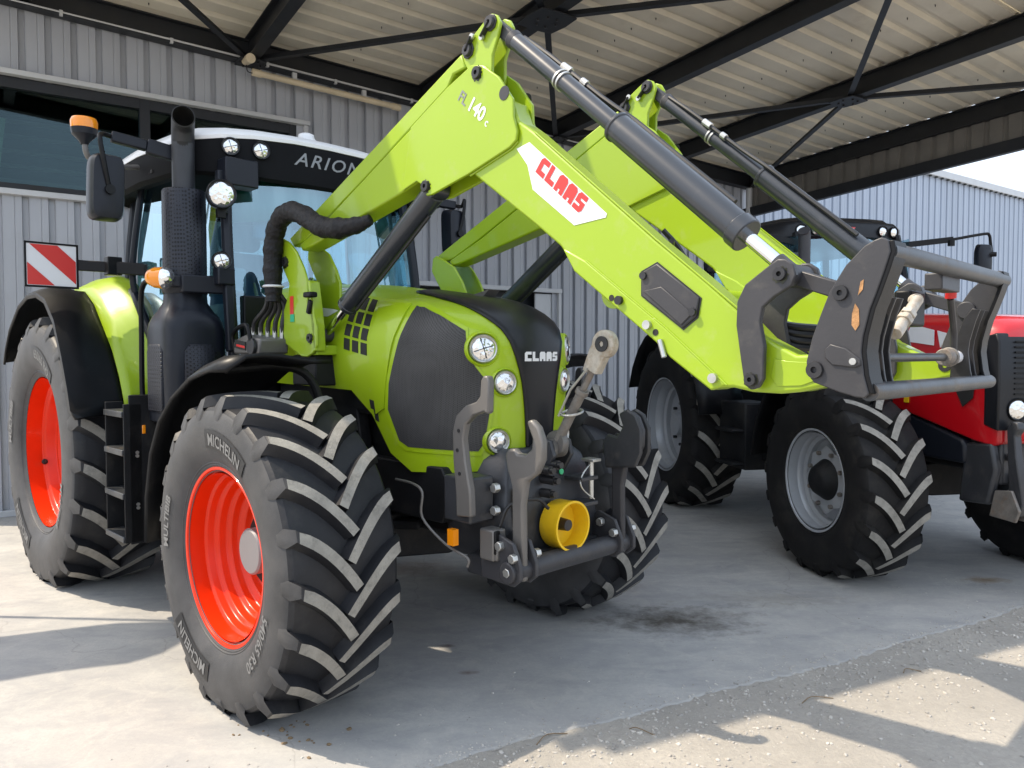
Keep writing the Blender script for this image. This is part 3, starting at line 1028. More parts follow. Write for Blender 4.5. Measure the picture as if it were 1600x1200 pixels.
def big_wheel(x, y, z, R, W, rr, nl, face, steps, side, hub, texts, wt=.040, disc=None):
    w = empty('wheel', (x, y, z), 0, tr)
    b, sy = tyre_parts(R, W, rr, nl, z, wt=wt)
    b.build('tyre', ['rubber', 'sidewall', 'lugtop'], w, angle=32, recalc=True)
    rb = rim_mesh('rim', rr, face, steps, 'orange', 0, 0)
    if side > 0:
        rb.v = [(p[0], -p[1], p[2]) for p in rb.v]
    # barrel and back of the rim
    s = -side
    rb.lathe([(rr - .02, s * -W * .40), (rr - .03, 0), (rr - .02, s * W * .40)], 64)
    ro = rb.build('rim', 'orange', w, angle=50)
    vb = MB()
    for a in (radians(-33 if R < .8 else 195),):
        r = rr - .048
        c = Vector((r * cos(a), face + .095, r * sin(a)))
        n_ = Vector((-cos(a), 0, -sin(a)))
        vb.cyl(c, c + n_ * .02, .022, .015, n=14)
        vb.cyl(c + n_ * .02, c + n_ * .05, .008, n=8)
    if side < 0:
        vb.build('valve', 'slot', w)
    if hub:
        hr, hy0, hy1 = hub
        h = MB()
        h.lathe([(0, hy0), (hr - .008, hy0), (hr, hy0 + .008), (hr, hy1 - .12), (hr + .012, hy1 - .1), (hr + .015, hy1)], 40)
        h.build('hub', 'hub', w, angle=40)
    if texts and side < 0:
        for (txt, size, r0, deg, dark, bold, span) in texts:
            ph = radians(deg)
            if dark:
                band = MB()
                arc_band(band, r0 - size * .22, r0 + size * .95, ph - span / 2, ph + span / 2, sy)
                band.build('brand_band', 'sideblack', w, recalc=False)
            let = MB()
            arc_text(let, txt, size, r0, ph, sy, lift=.0065, bold=bold)
            let.build('lettering', 'letter', w, smooth=False, recalc=False)
    return w
MT['hub'] = mat('grey_hub_paint', (0.20, 0.20, 0.205), 0.42, metal=0.1, var=0.05, dust=((0.3, 0.22, 0.18), 0.1, 20))
stepsF = [(.378, .03), (.374, .062), (.366, .072), (.354, .075), (.350, .082), (.349, .108), (.343, .118), (.331, .122), (.327, .130), (.326, .156), (.319, .168), (.305, .172), (.301, .180), (.300, .204), (.292, .214), (.266, .218), (.260, .226), (.258, .25), (.244, .262), (.19, .27), (.10, .275), (.0, .275)]
tF = [('MICHELIN', .072, .500, 74, True, .0015, .74), ('MICHELIN', .072, .500, 243, True, .0015, .74), ('MULTIBIB', .062, .500, 170, False, .0015, .6), ('540/65 R30', .066, .495, -32, False, .001, .7)]
for sd in (-1, 1):
    big_wheel(0, sd * .975, .69, .728, .54, .39, 21, -.221, stepsF, sd, (.105, -.099, .12) if sd < 0 else None, tF)
stepsR = [(.525, .04), (.518, .085), (.508, .097), (.488, .102), (.482, .112), (.480, .16), (.472, .175), (.446, .180), (.438, .192), (.436, .245), (.426, .26), (.384, .266), (.376, .28), (.372, .35), (.35, .37), (.30, .39), (.15, .40), (0, .40)]
tR = [('650/65 R42', .085, .665, 68, True, .002, .72), ('MICHELIN', .085, .665, 235, True, .002, .66), ('MULTIBIB', .08, .665, 165, False, .0015, .6), ('MULTIBIB', .08, .665, -25, False, .001, .6)]
for sd in (-1, 1):
    big_wheel(-2.82, sd * .97, .90, .953, .65, .54, 21, -.2463, stepsR, sd, None, tR, wt=.050)

# ------------------------------------------------------------------ hood
OUTL = [(.800, 0), (.799, .04), (.796, .08), (.79, .12), (.778, .16), (.764, .20), (.742, .24), (.712, .275), (.672, .31), (.60, .355), (.50, .40), (.36, .445), (.22, .468), (.08, .48), (-.1, .487), (-.3, .49), (-.6, .49), (-1.02, .49)]
def lerp_tab(tab, x):
    if x <= tab[0][0]: return tab[0][1]
    for (a, b_), (c, d) in zip(tab, tab[1:]):
        if x <= c: return b_ + (d - b_) * (x - a) / (c - a)
    return tab[-1][1]
ZSP = [(-1.05, 2.03), (-.45, 1.995), (-.16, 1.955), (.1, 1.915), (.35, 1.868), (.8, 1.868)]
ZBT = [(-1.05, 1.42), (-.1, 1.40), (.1, 1.27), (.28, 1.02), (.6, 1.035), (.8, 1.06)]
CHAM = [(1, 0), (.995, .12), (.985, .25), (.93, .47), (.87, .66), (.82, .79), (.77, .84), (.66, .89), (.5, .935), (.36, .96), (.24, .98), (.14, .99), (.07, .997), (.03, 1), (0, 1)]
def hood_rows(sgn):
    rows = []
    for u, v in OUTL:
        us = u if u <= .05 else .05 + (u - .05) * (.30 / .75)
        zs = lerp_tab(ZSP, us)
        fr = max(0, min(1, (u - .1) / .55))
        z0 = (zs - .34) * (1 - fr) + 1.60 * fr
        nexp = 2.7 * (1 - fr) + 2.05 * fr
        zb = lerp_tab(ZBT, u)
        row = []
        for k in range(7):
            t = k / 7
            z = zb + (z0 - zb) * t
            sc = .955 + .045 * min(1, t * 1.25)
            row.append((us + (u - us) * (1 - (1 - sc) * .6), sgn * v * sc, z))
        for k in range(15):
            a = pi / 2 * k / 14
            ca, sa = cos(a) ** (2 / nexp), sin(a) ** (2 / nexp)
            w_ = fr ** 1.5
            ca, sa = CHAM[k][0] * (1 - w_) + ca * w_, CHAM[k][1] * (1 - w_) + sa * w_
            row.append((us + (u - us) * ca, sgn * v * ca, z0 + (zs - z0) * sa))
        rows.append(row)
    return rows
hd = MB()
R1, R2 = hood_rows(-1), hood_rows(1)
hd.loft(list(reversed(R1)) + R2[1:], closed=False, caps=False)
hood = hd.build('hood', 'green', tr, angle=17)
hbm = bmesh.new(); hbm.from_mesh(hood.data)
HB = BVHTree.FromBMesh(hbm); hbm.free()
def hcast(o, d):
    loc, nrm, i, dist = HB.ray_cast(Vector(o), Vector(d).normalized())
    if loc is None:
        loc, nrm, i, dist = HB.find_nearest(Vector(o) + Vector(d).normalized() * 1.6)
    d = Vector(d)
    if nrm.dot(d) > 0: nrm = -nrm
    return loc, nrm
def patch(name, pts, org, m, parent=hood, off=.006, cuts=3, skirt=.02):
    """pts: 2D outline; org(p) -> (origin, direction) of the ray that carries it onto the hood"""
    bm = bmesh.new()
    f = bm.faces.new([bm.verts.new((p[0], p[1], 0)) for p in pts])
    bmesh.ops.triangulate(bm, faces=[f])
    for _ in range(cuts):
        long_ = [e for e in bm.edges if e.calc_length() > .05]
        if not long_: break
        bmesh.ops.subdivide_edges(bm, edges=long_, cuts=1)
        bmesh.ops.triangulate(bm, faces=bm.faces)
    for v in bm.verts:
        loc, nrm = hcast(*org(v.co))
        v.co = loc + nrm * off
    bmesh.ops.recalc_face_normals(bm, faces=bm.faces)
    ex = bmesh.ops.extrude_edge_only(bm, edges=[e for e in bm.edges if e.is_boundary])
    for v in [q for q in ex['geom'] if isinstance(q, bmesh.types.BMVert)]:
        loc, nrm, i, d_ = HB.find_nearest(v.co)
        v.co = v.co + (loc - v.co).normalized() * skirt
    me = bpy.data.meshes.new(name)
    bm.to_mesh(me); bm.free()
    me.materials.append(MT[m])
    me.polygons.foreach_set('use_smooth', [True] * len(me.polygons))
    me.set_sharp_from_angle(angle=radians(40))
    o = bpy.data.objects.new(name, me)
    COL.objects.link(o)
    o.parent = parent
    return o
HL = [0.0]
for (a, b_), (c, d) in zip(OUTL, OUTL[1:]):
    HL.append(HL[-1] + sqrt((c - a) ** 2 + (d - b_) ** 2))
def hpos(l, sgn=-1):
    l = max(0, min(HL[-1], l))
    for i in range(len(HL) - 1):
        if l <= HL[i + 1]:
            t = (l - HL[i]) / (HL[i + 1] - HL[i])
            (a, b_), (c, d) = OUTL[i], OUTL[i + 1]
            tx, ty = c - a, d - b_
            k = sqrt(tx * tx + ty * ty)
            return Vector((a + tx * t, sgn * (b_ + ty * t), 0)), Vector((ty / k, sgn * -tx / k, 0))
def side_org(sgn):
    def f(p):
        q, nn = hpos(p[0], sgn)
        return (q + nn * .6 + Vector((0, 0, p[1])), -nn)
    return f
MESHP = [(.705, 1.813), (.647, 1.803), (.515, 1.750), (.392, 1.689), (.374, 1.595), (.343, 1.53), (.282, 1.455), (.268, 1.39), (.273, 1.331), (.298, 1.184), (.328, 1.139), (.701, 1.143), (.76, 1.17), (.83, 1.316), (.817, 1.441), (.766, 1.60)]
for sg in (-1, 1):
    ml, mz = .55, 1.45
    patch('grille_surround', [(ml + (l - ml) * (1.10 if l > ml else 1.05), mz + (z - mz) * 1.07) for l, z in MESHP], side_org(sg), 'green', off=.005, cuts=6)
    patch('side_grille', MESHP, side_org(sg), 'mesh', off=.008, cuts=6)
    patch('hood_facet', [(.965, 1.845), (.745, 1.825), (.80, 1.62), (.865, 1.32), (.93, 1.29), (.955, 1.50)], side_org(sg), 'green', off=.009, cuts=4)
    # slanted louvre slots behind the grille
    VQ = ((1.201, 1.891), (1.002, 1.854), (.977, 1.576), (1.187, 1.612))
    def vq(a, b_):
        P = [Vector(p) for p in VQ]
        t_, u_ = P[0].lerp(P[1], a), P[3].lerp(P[2], a)
        q_ = t_.lerp(u_, b_)
        return (q_.x, q_.y)
    for a0, a1 in ((.02, .26), (.37, .61), (.72, .96)):
        for b0, b1 in ((.0, .22), (.27, .48), (.53, .74), (.79, 1.0)):
            patch('louvre_slot', [vq(a0, b0), vq(a1, b0), vq(a1, b1), vq(a0, b1)], side_org(sg), 'slot', off=.003, cuts=2)
    patch('hood_sticker', [(1.36, 1.945), (1.62, 1.955), (1.62, 1.80), (1.38, 1.785), (1.26, 1.83)], side_org(sg), 'sticker', off=.003, cuts=3)
    # flat dark patch on the lower corner of the hood
    patch('dark_corner_patch', [(.93, 1.35), (.985, 1.36), (.975, 1.27), (.915, 1.25)], side_org(sg), 'slot', off=.003, cuts=1)
# red letters on the hood sticker
tx = MB()
for p in block_text('CLAAS', .062):
    out = []
    for a, b_ in p:
        loc, nrm = hcast(*side_org(-1)((1.46 - a * .8, 1.845 + b_)))
        out.append(loc + nrm * .0065)
    tx.add(out, [list(range(len(out)))])
tx.build('hood_sticker_letters', 'stred', hood, smooth=False)
# black centre panel running over the nose
STRIPE = [(.10, .205), (.25, .205), (.36, .19), (.5, .172), (.6, .158)]
rows = []
def stripe_pt(kind, q, v):
    if kind == 0:
        o, d = (q, v, 2.6), (0, 0, -1)
    elif kind == 1:
        o, d = (.33 + 1.2 * cos(q), v, 1.58 + 1.2 * sin(q)), (-cos(q), 0, -sin(q))
    else:
        o, d = (2.0, v, q), (-1, 0, 0)
    loc, nrm = hcast(o, d)
    return loc + nrm * .006
NV = 12
for u, w in ((.06, .12), (.09, .19), (.15, .215), (.25, .228), (.33, .236)):
    rows.append([stripe_pt(0, u, w * (2 * k / NV - 1)) for k in range(NV + 1)])
for i in range(1, 11):
    q = pi / 2 * (1 - i / 11)
    w = .238 - .030 * (i / 11) ** 2 - .055 * max(0, i / 11 - .7) / .3
    rows.append([stripe_pt(1, q, w * (2 * k / NV - 1)) for k in range(NV + 1)])
for i in range(9):
    z = 1.57 - i * .058
    w = (.150, .132, .118, .108, .100, .095, .090, .088, .075)[i]
    rows.append([stripe_pt(2, z, w * (2 * k / NV - 1)) for k in range(NV + 1)])
sp_ = MB()
sp_.loft(rows, closed=False, caps=False)
sp_.build('nose_panel', 'gloss', hood, angle=60, solid=.010)
tx = MB()
for p in block_text('CLAAS', .044, w=.88, gap=.14):
    out = [hcast((2.0, a, 1.552 + b_), (-1, 0, 0)) for a, b_ in p]
    tx.add([l + n_ * .0135 for l, n_ in out], [list(range(len(out)))])
tx.build('nose_lettering', 'sticker', hood, smooth=False)

def round_lamp(parent, c, nrm, r, deep=.04, ring='zinc', lens='lens', name='headlight', spokes=True):
    nrm = Vector(nrm).normalized()
    q = nrm.to_track_quat('Y', 'Z').to_matrix()
    b = MB()
    b.lathe([(r * .9, -deep), (r * 1.16, -deep), (r * 1.18, .004), (r * 1.10, .012), (r * 1.0, .008), (r * .98, .0)], 32, c, mi=0, M=q)
    b.build_ = None
    o = b.build(name, ring, parent, angle=45)
    l = MB()
    l.lathe([(r * 1.0, .0), (r * .8, .008), (r * .45, .013), (0, .015)], 32, c, M=q)
    l.build('lens', lens, o, angle=60)
    if spokes:
        s_ = MB()
        for a in (0, pi / 2):
            R = q @ Matrix.Rotation(a + .3, 3, 'Y')
            s_.box(Vector(c) + nrm * .0135, (r * 1.7, .004, r * .07), R)
        s_.build('reflector_rib', 'pin', o)
    return o
for sg in (-1, 1):
    for l, z, r, sp1 in ((.305, 1.609, .056, True), (.205, 1.455, .047, False), (.235, 1.185, .047, False)):
        loc, nrm = hcast(*side_org(sg)((l, z)))
        nrm = (nrm + Vector((.5, 0, 0))).normalized()
        ring = MB()
        q = nrm.to_track_quat('Y', 'Z').to_matrix()
        ring.lathe([(r * 1.17, -.03), (r * 1.55, -.035), (r * 1.44, .006), (r * 1.32, .012), (r * 1.22, .004), (r * 1.17, -.01)], 36, loc - nrm * .002, M=q)
        ring.build('lamp_bezel', 'green', hood, angle=60)
        round_lamp(hood, loc + nrm * .004, nrm, r, lens='led' if sp1 else 'lens', spokes=sp1)
# lower edge flange of the hood and pale camera wedge on top
MB().prism([(.30, 1.895), (.42, 1.915), (.36, 1.865)], .02, .10).build('camera_wedge', 'hook', hood, bevel=.004)

# ------------------------------------------------------------------ chassis, axles
ch = MB()
ch.box((-.35, 0, 1.15), (1.9, .62, .55)).box((.25, 0, .86), (.95, .50, .34)).box((-1.9, 0, .95), (1.9, .56, .6)).box((-.45, 0, 1.42), (1.1, .80, .3))
ch.box((-.9, 0, .75), (1.6, .5, .22))
ch.build('engine_block', 'dark', tr, bevel=.03)
ax = MB()
ax.loft([[(x * .8, y, .66 + z * 1.0) for x, z in ((-.13 * k, -.12 * k), (.13 * k, -.12 * k), (.13 * k, .12 * k), (-.13 * k, .12 * k))] for y, k in ((-.9, .9), (-.62, .75), (-.3, 1.0), (0, 1.25), (.3, 1.0), (.62, .75), (.9, .9))])
for sg in (-1, 1):
    ax.cyl((0, sg * .62, .69), (0, sg * 1.0, .69), .17, n=24)
    ax.cyl((-.12, sg * .5, .72), (.2, sg * .25, .72), .03, n=10)
ax.build('front_axle', 'dark', tr, bevel=.012)
ra = MB()
ra.cyl((-2.82, -1.0, .9), (-2.82, 1.0, .9), .16, n=24)
ra.box((-2.75, 0, 1.0), (.7, .8, .7))
ra.build('rear_axle', 'dark', tr, bevel=.02)
# side rails carrying the loader consoles, pipes
for sg in (-1, 1):
    b = MB()
    b.prism([(-1.3, .80), (.55, .80), (.62, .95), (.55, 1.06), (-.1, 1.06), (-.22, 1.6), (-.5, 1.62), (-.55, 1.06), (-1.3, 1.0)], sg * .33, sg * .40)
    b.box((-.36, sg * .49, 1.50), (.24, .20, .16))
    b.build('loader_console', 'dark', tr, bevel=.008)
b = MB()
b.tube([(.36, -.52, 1.0), (.52, -.54, 1.0), (.60, -.55, .97), (.60, -.55, .86), (.70, -.5, .75), (.80, -.46, .70), (.8, -.46, .66)], .006, 8, smooth=5)
b.build('steel_pipe', 'hook', tr)

# ------------------------------------------------------------------ front linkage
fl_ = MB()
secs = []
for z, w, u0, u1 in ((.64, .28, .50, .84), (.68, .31, .50, .89), (.80, .33, .50, .90), (1.00, .30, .52, .88), (1.10, .27, .55, .85), (1.15, .22, .56, .81)):
    r_ = .05
    secs.append([(u1, -w + r_, z), (u1 - r_ * .3, -w + r_ * .3, z), (u1 - r_, -w, z), (u0, -w, z), (u0, w, z), (u1 - r_, w, z), (u1 - r_ * .3, w - r_ * .3, z), (u1, w - r_, z)])
fl_.loft(secs)
lk = fl_.build('front_linkage', 'cast', tr, bevel=.02, seg=3)
b = MB()
b.tube([(1.0, -.42, .665), (1.0, .42, .665)], .046, 20)
for sg in (-1, 1):
    b.prism([(.82, .61), (1.02, .605), (1.065, .64), (1.065, .70), (1.02, .79), (.92, .82), (.82, .74)], sg * .305, sg * .285)
    b.prism([(.82, .61), (1.02, .605), (1.065, .64), (1.065, .70), (1.02, .79), (.92, .82), (.82, .74)], sg * .40, sg * .38)
b.build('cross_shaft', 'steel', lk, bevel=.006)
b = MB()
b.box((.84, -.26, .645), (.28, .24, .09)).box((.80, .1, .66), (.25, .5, .07))
b.build('base_plate', 'cast', lk, bevel=.012)
# lower links folded up, each with an open claw
CLAW = [(.97, .62), (1.04, .62), (1.035, .95), (1.055, 1.05), (1.115, 1.09), (1.15, 1.15), (1.152, 1.225), (1.125, 1.285), (1.085, 1.315), (1.055, 1.305), (1.068, 1.275), (1.088, 1.235), (1.085, 1.19), (1.05, 1.165), (1.005, 1.165), (.985, 1.185), (.945, 1.18), (.925, 1.15), (.94, 1.09), (.968, 1.02)]
b = MB().prism(CLAW, -.358, -.322)
b.build('lower_link', 'hook', lk, bevel=.012, seg=3)
CL2 = [(p[0] + .0, p[1]) for p in CLAW]
b = MB().prism(CL2, .322, .358)
b.build('lower_link', 'steel', lk, bevel=.012, seg=3)
b = MB()
HKS = [(.95, 1.03), (1.13, 1.05), (1.165, 1.12), (1.165, 1.235), (1.13, 1.30), (1.08, 1.325), (1.03, 1.30), (1.055, 1.24), (1.02, 1.19), (.96, 1.20), (.93, 1.15)]
b.prism(HKS, .298, .318)
b.prism(HKS, .362, .382)
b.build('link_guard', 'cast', lk, bevel=.01)
for y in (-.395, -.28, .28, .395):
    for (u, z) in ((1.0, .665), (1.03, .73), (.95, .77)):
        s_ = 1 if y > 0 else -1
        MB().cyl((u, y, z), (u, y + s_ * .028 * (1 if abs(y) > .3 else -1), z), .021, n=6).build('bolt', 'zinc', lk, bevel=.003)
for (u, v, z) in ((.86, -.335, 1.0), (.86, -.335, .90), (.70, -.335, 1.02), (.70, -.335, .92), (.8, -.34, .66), (.92, -.34, .62)):
    MB().cyl((u, v, z), (u, v - .03, z), .022, n=6).build('bolt', 'zinc', lk, bevel=.003)
# parking brackets with the curved arm
ARM = [(.79, .88), (.885, .89), (.88, 1.0), (.85, 1.12), (.835, 1.22), (.85, 1.285), (.90, 1.325), (.97, 1.345), (.985, 1.335), (.995, 1.345), (1.0, 1.47), (.99, 1.495), (.965, 1.495), (.95, 1.475), (.945, 1.41), (.92, 1.385), (.85, 1.365), (.79, 1.32), (.765, 1.25), (.77, 1.12), (.785, 1.0)]
for sg, m_ in ((-1, 'hook'), (1, 'steel')):
    sh = -.03 if sg < 0 else -.33
    b = MB().prism([(u + sh, z + (0 if sg < 0 else .02)) for u, z in ARM], sg * .49, sg * .455)
    o = b.build('support_arm', m_, lk, bevel=.007, seg=2)
    h_ = MB()
    for (u, z) in ((.815, 1.07), (.80, 1.17), (.81, 1.255)):
        h_.cyl((u + sh, sg * .4905, z), (u + sh, sg * .4935, z), .008, n=12)
    h_.build('arm_hole', 'slot', o)
    MB().box((.74 + (0 if sg < 0 else -.2), sg * .40, .95), (.18, .14, .2)).build('arm_mount', 'cast', lk, bevel=.01)
# yellow shaft guard
b = MB()
b.lathe([(.0, .89), (.05, .89), (.108, .895), (.112, .91), (.112, .985), (.115, .99), (.115, 1.005), (.105, 1.005), (.102, .92), (.03, .918), (.026, .975), (.0, .975)], 48, (.02, -.02, .805), axis='x', mi=[0, 0, 0, 0, 0, 0, 0, 0, 0, 1, 1])
b.build('shaft_guard', ['yellow', 'pin'], lk, angle=40)
# top link standing up in its bracket
A, B = Vector((.90, -.01, 1.15)), Vector((1.19, -.01, 1.62))
d = (B - A).normalized()
tl = MB()
tl.cyl(A + d * .04, A + d * .32, .023, .023, n=18).cyl(A + d * .30, A + d * .46, .016, n=16).cyl(A + d * .30, A + d * .325, .031, n=18)
tl_o = tl.build('top_link', 'rust', tr, bevel=.004)
hk = MB()
hk.lathe([(.02, -.022), (.056, -.022), (.062, -.016), (.062, .016), (.056, .022), (.02, .022), (.02, -.022)], 28, B + d * .01)
hk.prism([(B.x - .09, B.z - .10), (B.x - .03, B.z - .125), (B.x + .02, B.z - .04), (B.x + .01, B.z + .05), (B.x - .045, B.z + .04), (B.x - .06, B.z - .02)], -.034, .014)
hk.prism([(B.x - .115, B.z - .105), (B.x - .085, B.z - .12), (B.x - .065, B.z - .03), (B.x - .05, B.z + .03), (B.x - .08, B.z - .02)], -.022, .0)
hk.build('claw_hook', 'palelink', tl_o, bevel=.006)
MB().lathe([(.012, -.03), (.034, -.03), (.034, .03), (.012, .03), (.012, -.03)], 20, B + d * .01).build('hook_ball', 'pin', tl_o)
MB().tube([B + Vector((-.07, -.03, -.10)), A + d * .30 + Vector((-.035, -.03, .02)), A + d * .18 + Vector((-.04, -.035, 0))], .006, 8).build('release_wire', 'zinc', tl_o)
MB().tube([A + d * .20 + Vector((.05 * cos(a), .05 * sin(a), .012 * sin(a))) for a in [k * pi / 8 for k in range(17)]], .006, 8).build('lock_ring', 'zinc', tl_o)
b = MB()
b.cyl(A + Vector((0, -.045, 0)), A + Vector((0, .045, 0)), .045, n=20)
b.lathe([(.02, -.02), (.055, -.02), (.06, 0), (.055, .02), (.02, .02)], 20, A + d * .03)
b.build('ball_joint', 'hook', tl_o)
b = MB()
for y in (-.06, .06):
    b.prism([(.72, .98), (.86, .98), (.95, 1.12), (.93, 1.19), (.86, 1.2), (.74, 1.12)], y - .012, y + .012)
b.build('top_link_bracket', 'cast', lk, bevel=.006)
# hitch pin with wire loop, couplers, sensor box, warning label
pn = MB()
pn.cyl((.97, .17, .90), (.97, .17, 1.08), .013, n=12)
pn.box((.97, .17, 1.085), (.075, .06, .014))
po = pn.build('hitch_pin', 'zinc', lk, bevel=.002)
MB().tube([(.97 + .02 * k / 12, .17 - .09 * sin(pi * k / 12), 1.07 - .17 * k / 12) for k in range(13)], .0035, 6).build('pin_wire', 'zinc', po)
b = MB()
b.box((.92, .14, .88), (.14, .12, .02))
b.build('pin_bracket', 'cast', lk, bevel=.004)
MB().box((.92, .14, 1.0), (.14, .12, .02)).build('pin_bracket', 'cast', lk, bevel=.004)
b = MB()
for i, (u, v, z) in enumerate(((.93, -.10, 1.06), (.93, -.07, 1.01), (.92, -.08, .95), (.93, -.05, 1.08))):
    b.cyl((u - .06, v, z), (u + .03, v, z), .021, n=14)
    b.cyl((u + .03, v, z), (u + .05, v, z), .015, n=12)
b.build('hydraulic_coupler', 'pin', lk)
MB().cyl((.985, -.06, 1.055), (.99, -.06, 1.055), .013, n=12).build('coupler_cap', mat('green_cap', (.02, .35, .15), .4), lk)
b = MB()
b.box((.88, -.385, .765), (.09, .075, .135)).box((.925, -.385, .73), (.03, .06, .06))
b.build('socket_box', 'hook', lk, bevel=.008)
MB().box((.929, -.405, .78), (.012, .03, .10)).build('socket_flap', 'black', lk, bevel=.004)
MB().tube([(.90, -.36, .84), (.93, -.33, .93), (.985, -.22, .95), (.99, -.15, .90)], .008, 8, smooth=5).build('socket_cable', 'hose', lk)
MB().box((.906, -.245, .91), (.004, .065, .165)).build('warning_label', 'yellow', lk)
wl_ = MB()
for a_, c_ in (((-.27, .925), (-.22, .925)), ((-.22, .925), (-.245, .975)), ((-.245, .975), (-.27, .925)), ((-.245, .945), (-.245, .958)), ((-.265, .90), (-.225, .85)), ((-.225, .90), (-.265, .85))):
    wl_.bar((.9092, a_[0], a_[1]), (.9092, c_[0], c_[1]), .005, .001, up=(1, 0, 0))
wl_.build('warning_print', 'slot', lk)
MB().lathe([(0, .93), (.022, .93), (.03, .925), (.036, .91)], 20, (-.065, -.17, 1.04), axis='x').build('oil_cap', 'rustdark', lk)
MB().box((.75, -.50, .79), (.04, .03, .07)).build('reflector_tag', 'amber', lk)

# ------------------------------------------------------------------ rear and front mudguards
LIP = [(-3.60, 1.50), (-3.555, 1.62), (-3.41, 1.765), (-3.117, 1.925), (-2.85, 1.99), (-2.60, 1.99), (-2.387, 1.94), (-2.186, 1.80), (-2.03, 1.57), (-1.94, 1.36), (-1.86, 1.24), (-1.74, 1.20)]
INN = [(-3.55, 1.55), (-3.50, 1.66), (-3.38, 1.80), (-3.10, 1.97), (-2.87, 2.035), (-2.62, 2.01), (-2.42, 1.91), (-2.23, 1.74), (-2.13, 1.55), (-2.07, 1.36), (-2.04, 1.26), (-1.95, 1.20)]
CAB_ = [(-3.45, 1.62), (-3.40, 1.74), (-3.28, 1.90), (-3.05, 2.06), (-2.85, 2.12), (-2.62, 2.13), (-2.40, 2.07), (-2.15, 1.92), (-1.98, 1.72), (-1.90, 1.50), (-1.88, 1.38), (-1.86, 1.30)]
def ease(n_): return [(k / n_) for k in range(n_ + 1)]
for sg in (-1, 1):
    secs = []
    for k in range(8):
        t = k / 7
        crown = .035 * sin(pi * min(1, t * 1.15))
        sec = []
        for (a, b_), (c, d) in zip(LIP, INN):
            cx, cz = a + (c - a) * t, b_ + (d - b_) * t
            rx, rz = cx + 2.82, cz - .9
            rad = max(.3, sqrt(rx * rx + rz * rz))
            kk = max(1 + crown / rad, 1.015 / rad)
            sec.append((-2.82 + rx * kk, sg * (1.305 - .305 * t), .9 + rz * kk))
        secs.append(sec)
    lipsec = [(-2.82 + (x + 2.82) * .975, y, .9 + (z - .9) * .975) for x, y, z in secs[0]]
    b = MB()
    b.loft([lipsec] + secs, closed=False, caps=False)
    fb = b.build('rear_mudguard', 'black', tr, angle=60, solid=.014)
    secs = []
    for k in range(7):
        t = k / 6
        sec = []
        for i, ((a, b_), (c, d)) in enumerate(zip(INN, CAB_)):
            bulge = .04 * sin(pi * t)
            cx, cz = a + (c - a) * t, b_ + (d - b_) * t
            rx, rz = cx + 2.82, cz - .9
            rad = sqrt(rx * rx + rz * rz)
            kk = max(1 + (bulge + .008) / rad, 1.03 / rad)
            sec.append((-2.82 + rx * kk, sg * (1.005 - .265 * t ** .8), .9 + rz * kk))
        secs.append(sec)
    b = MB()
    b.loft(secs, closed=False, caps=False)
    b.build('fender', 'green', tr, angle=60, solid=.012)
    MB().prism([(-2.07, 1.34), (-1.5, 1.30), (-1.45, 1.15), (-2.05, 1.10)], sg * .98, sg * .72).build('lower_cladding', 'navy', tr, bevel=.02)
    # front mudguard
    FO = [(-.90, .60), (-.885, .85), (-.81, 1.09), (-.68, 1.27), (-.50, 1.40), (-.28, 1.50), (-.06, 1.545), (.14, 1.55)]
    b = MB()
    secs = []
    for k in range(7):
        t = k / 6
        y = 1.225 - .50 * t
        cr = .035 * sin(pi * min(1, t * 1.2 + .08)) - (.05 if k == 0 else 0)
        secs.append([(u * (1 + cr), sg * y, .69 + (z - .69) * (1 + cr)) for u, z in FO])
    b.loft(secs, closed=False, caps=False)
    b.build('front_mudguard', 'black', tr, angle=50, solid=.020)
    b = MB()
    b.tube([(-.1, sg * .60, 1.1), (-.12, sg * .66, 1.42), (-.14, sg * .8, 1.525), (-.16, sg * 1.1, 1.515)], .022, 10, smooth=4)
    b.build('mudguard_stay', 'dark', tr)

# ------------------------------------------------------------------ exhaust with after-treatment housing
EU, EV = -1.22, -.862
ex = MB()
secs = []
def sq(cx, cy, a, b_, n_, z, rot=0.0, seg=36):
    out = []
    for i in range(seg):
        q = 2 * pi * i / seg
        x = a * abs(cos(q)) ** (2 / n_) * (1 if cos(q) >= 0 else -1)
        y = b_ * abs(sin(q)) ** (2 / n_) * (1 if sin(q) >= 0 else -1)
        out.append((cx + x * cos(rot) - y * sin(rot), cy + x * sin(rot) + y * cos(rot), z))
    return out
for z, a, b_, n_ in ((1.19, .17, .15, 3.5), (1.205, .198, .175, 4), (1.50, .202, .18, 4), (1.72, .202, .18, 4), (1.765, .195, .174, 3.6), (1.80, .18, .162, 3), (1.835, .150, .142, 2.4), (1.88, .122, .120, 2), (1.95, .115, .115, 2)):
    secs.append(sq(EU, EV, a, b_, n_, z))
ex.loft(secs)
exo = ex.build('exhaust_housing', 'navy', tr, angle=40)
pt = MB()
pt.prism([(EU - .10, 1.26), (EU + .10, 1.26), (EU + .11, 1.27), (EU + .11, 1.60), (EU + .08, 1.64), (EU - .08, 1.64), (EU - .11, 1.60), (EU - .11, 1.27)], EV - .1835, EV - .165)
pt.build('perforated_panel', 'perf', exo, bevel=.006)
pt = MB()
pt.add([(EU + .2035, EV + y, z) for y, z in ((-.09, 1.26), (.09, 1.26), (.09, 1.60), (.06, 1.64), (-.06, 1.64), (-.09, 1.60))], [list(range(6))])
pt.build('front_perforated_panel', 'perf', exo, solid=.006)
for z in (1.24, 1.36, 1.5, 1.64):
    MB().cyl((EU - .198, EV - .10, z), (EU - .206, EV - .115, z), .008, n=8).build('rivet', 'zinc', exo)
b = MB()
b.lathe([(.118, 1.93), (.125, 1.94), (.125, 2.02), (.118, 2.03)], 32, (EU, EV, 0), axis='z')
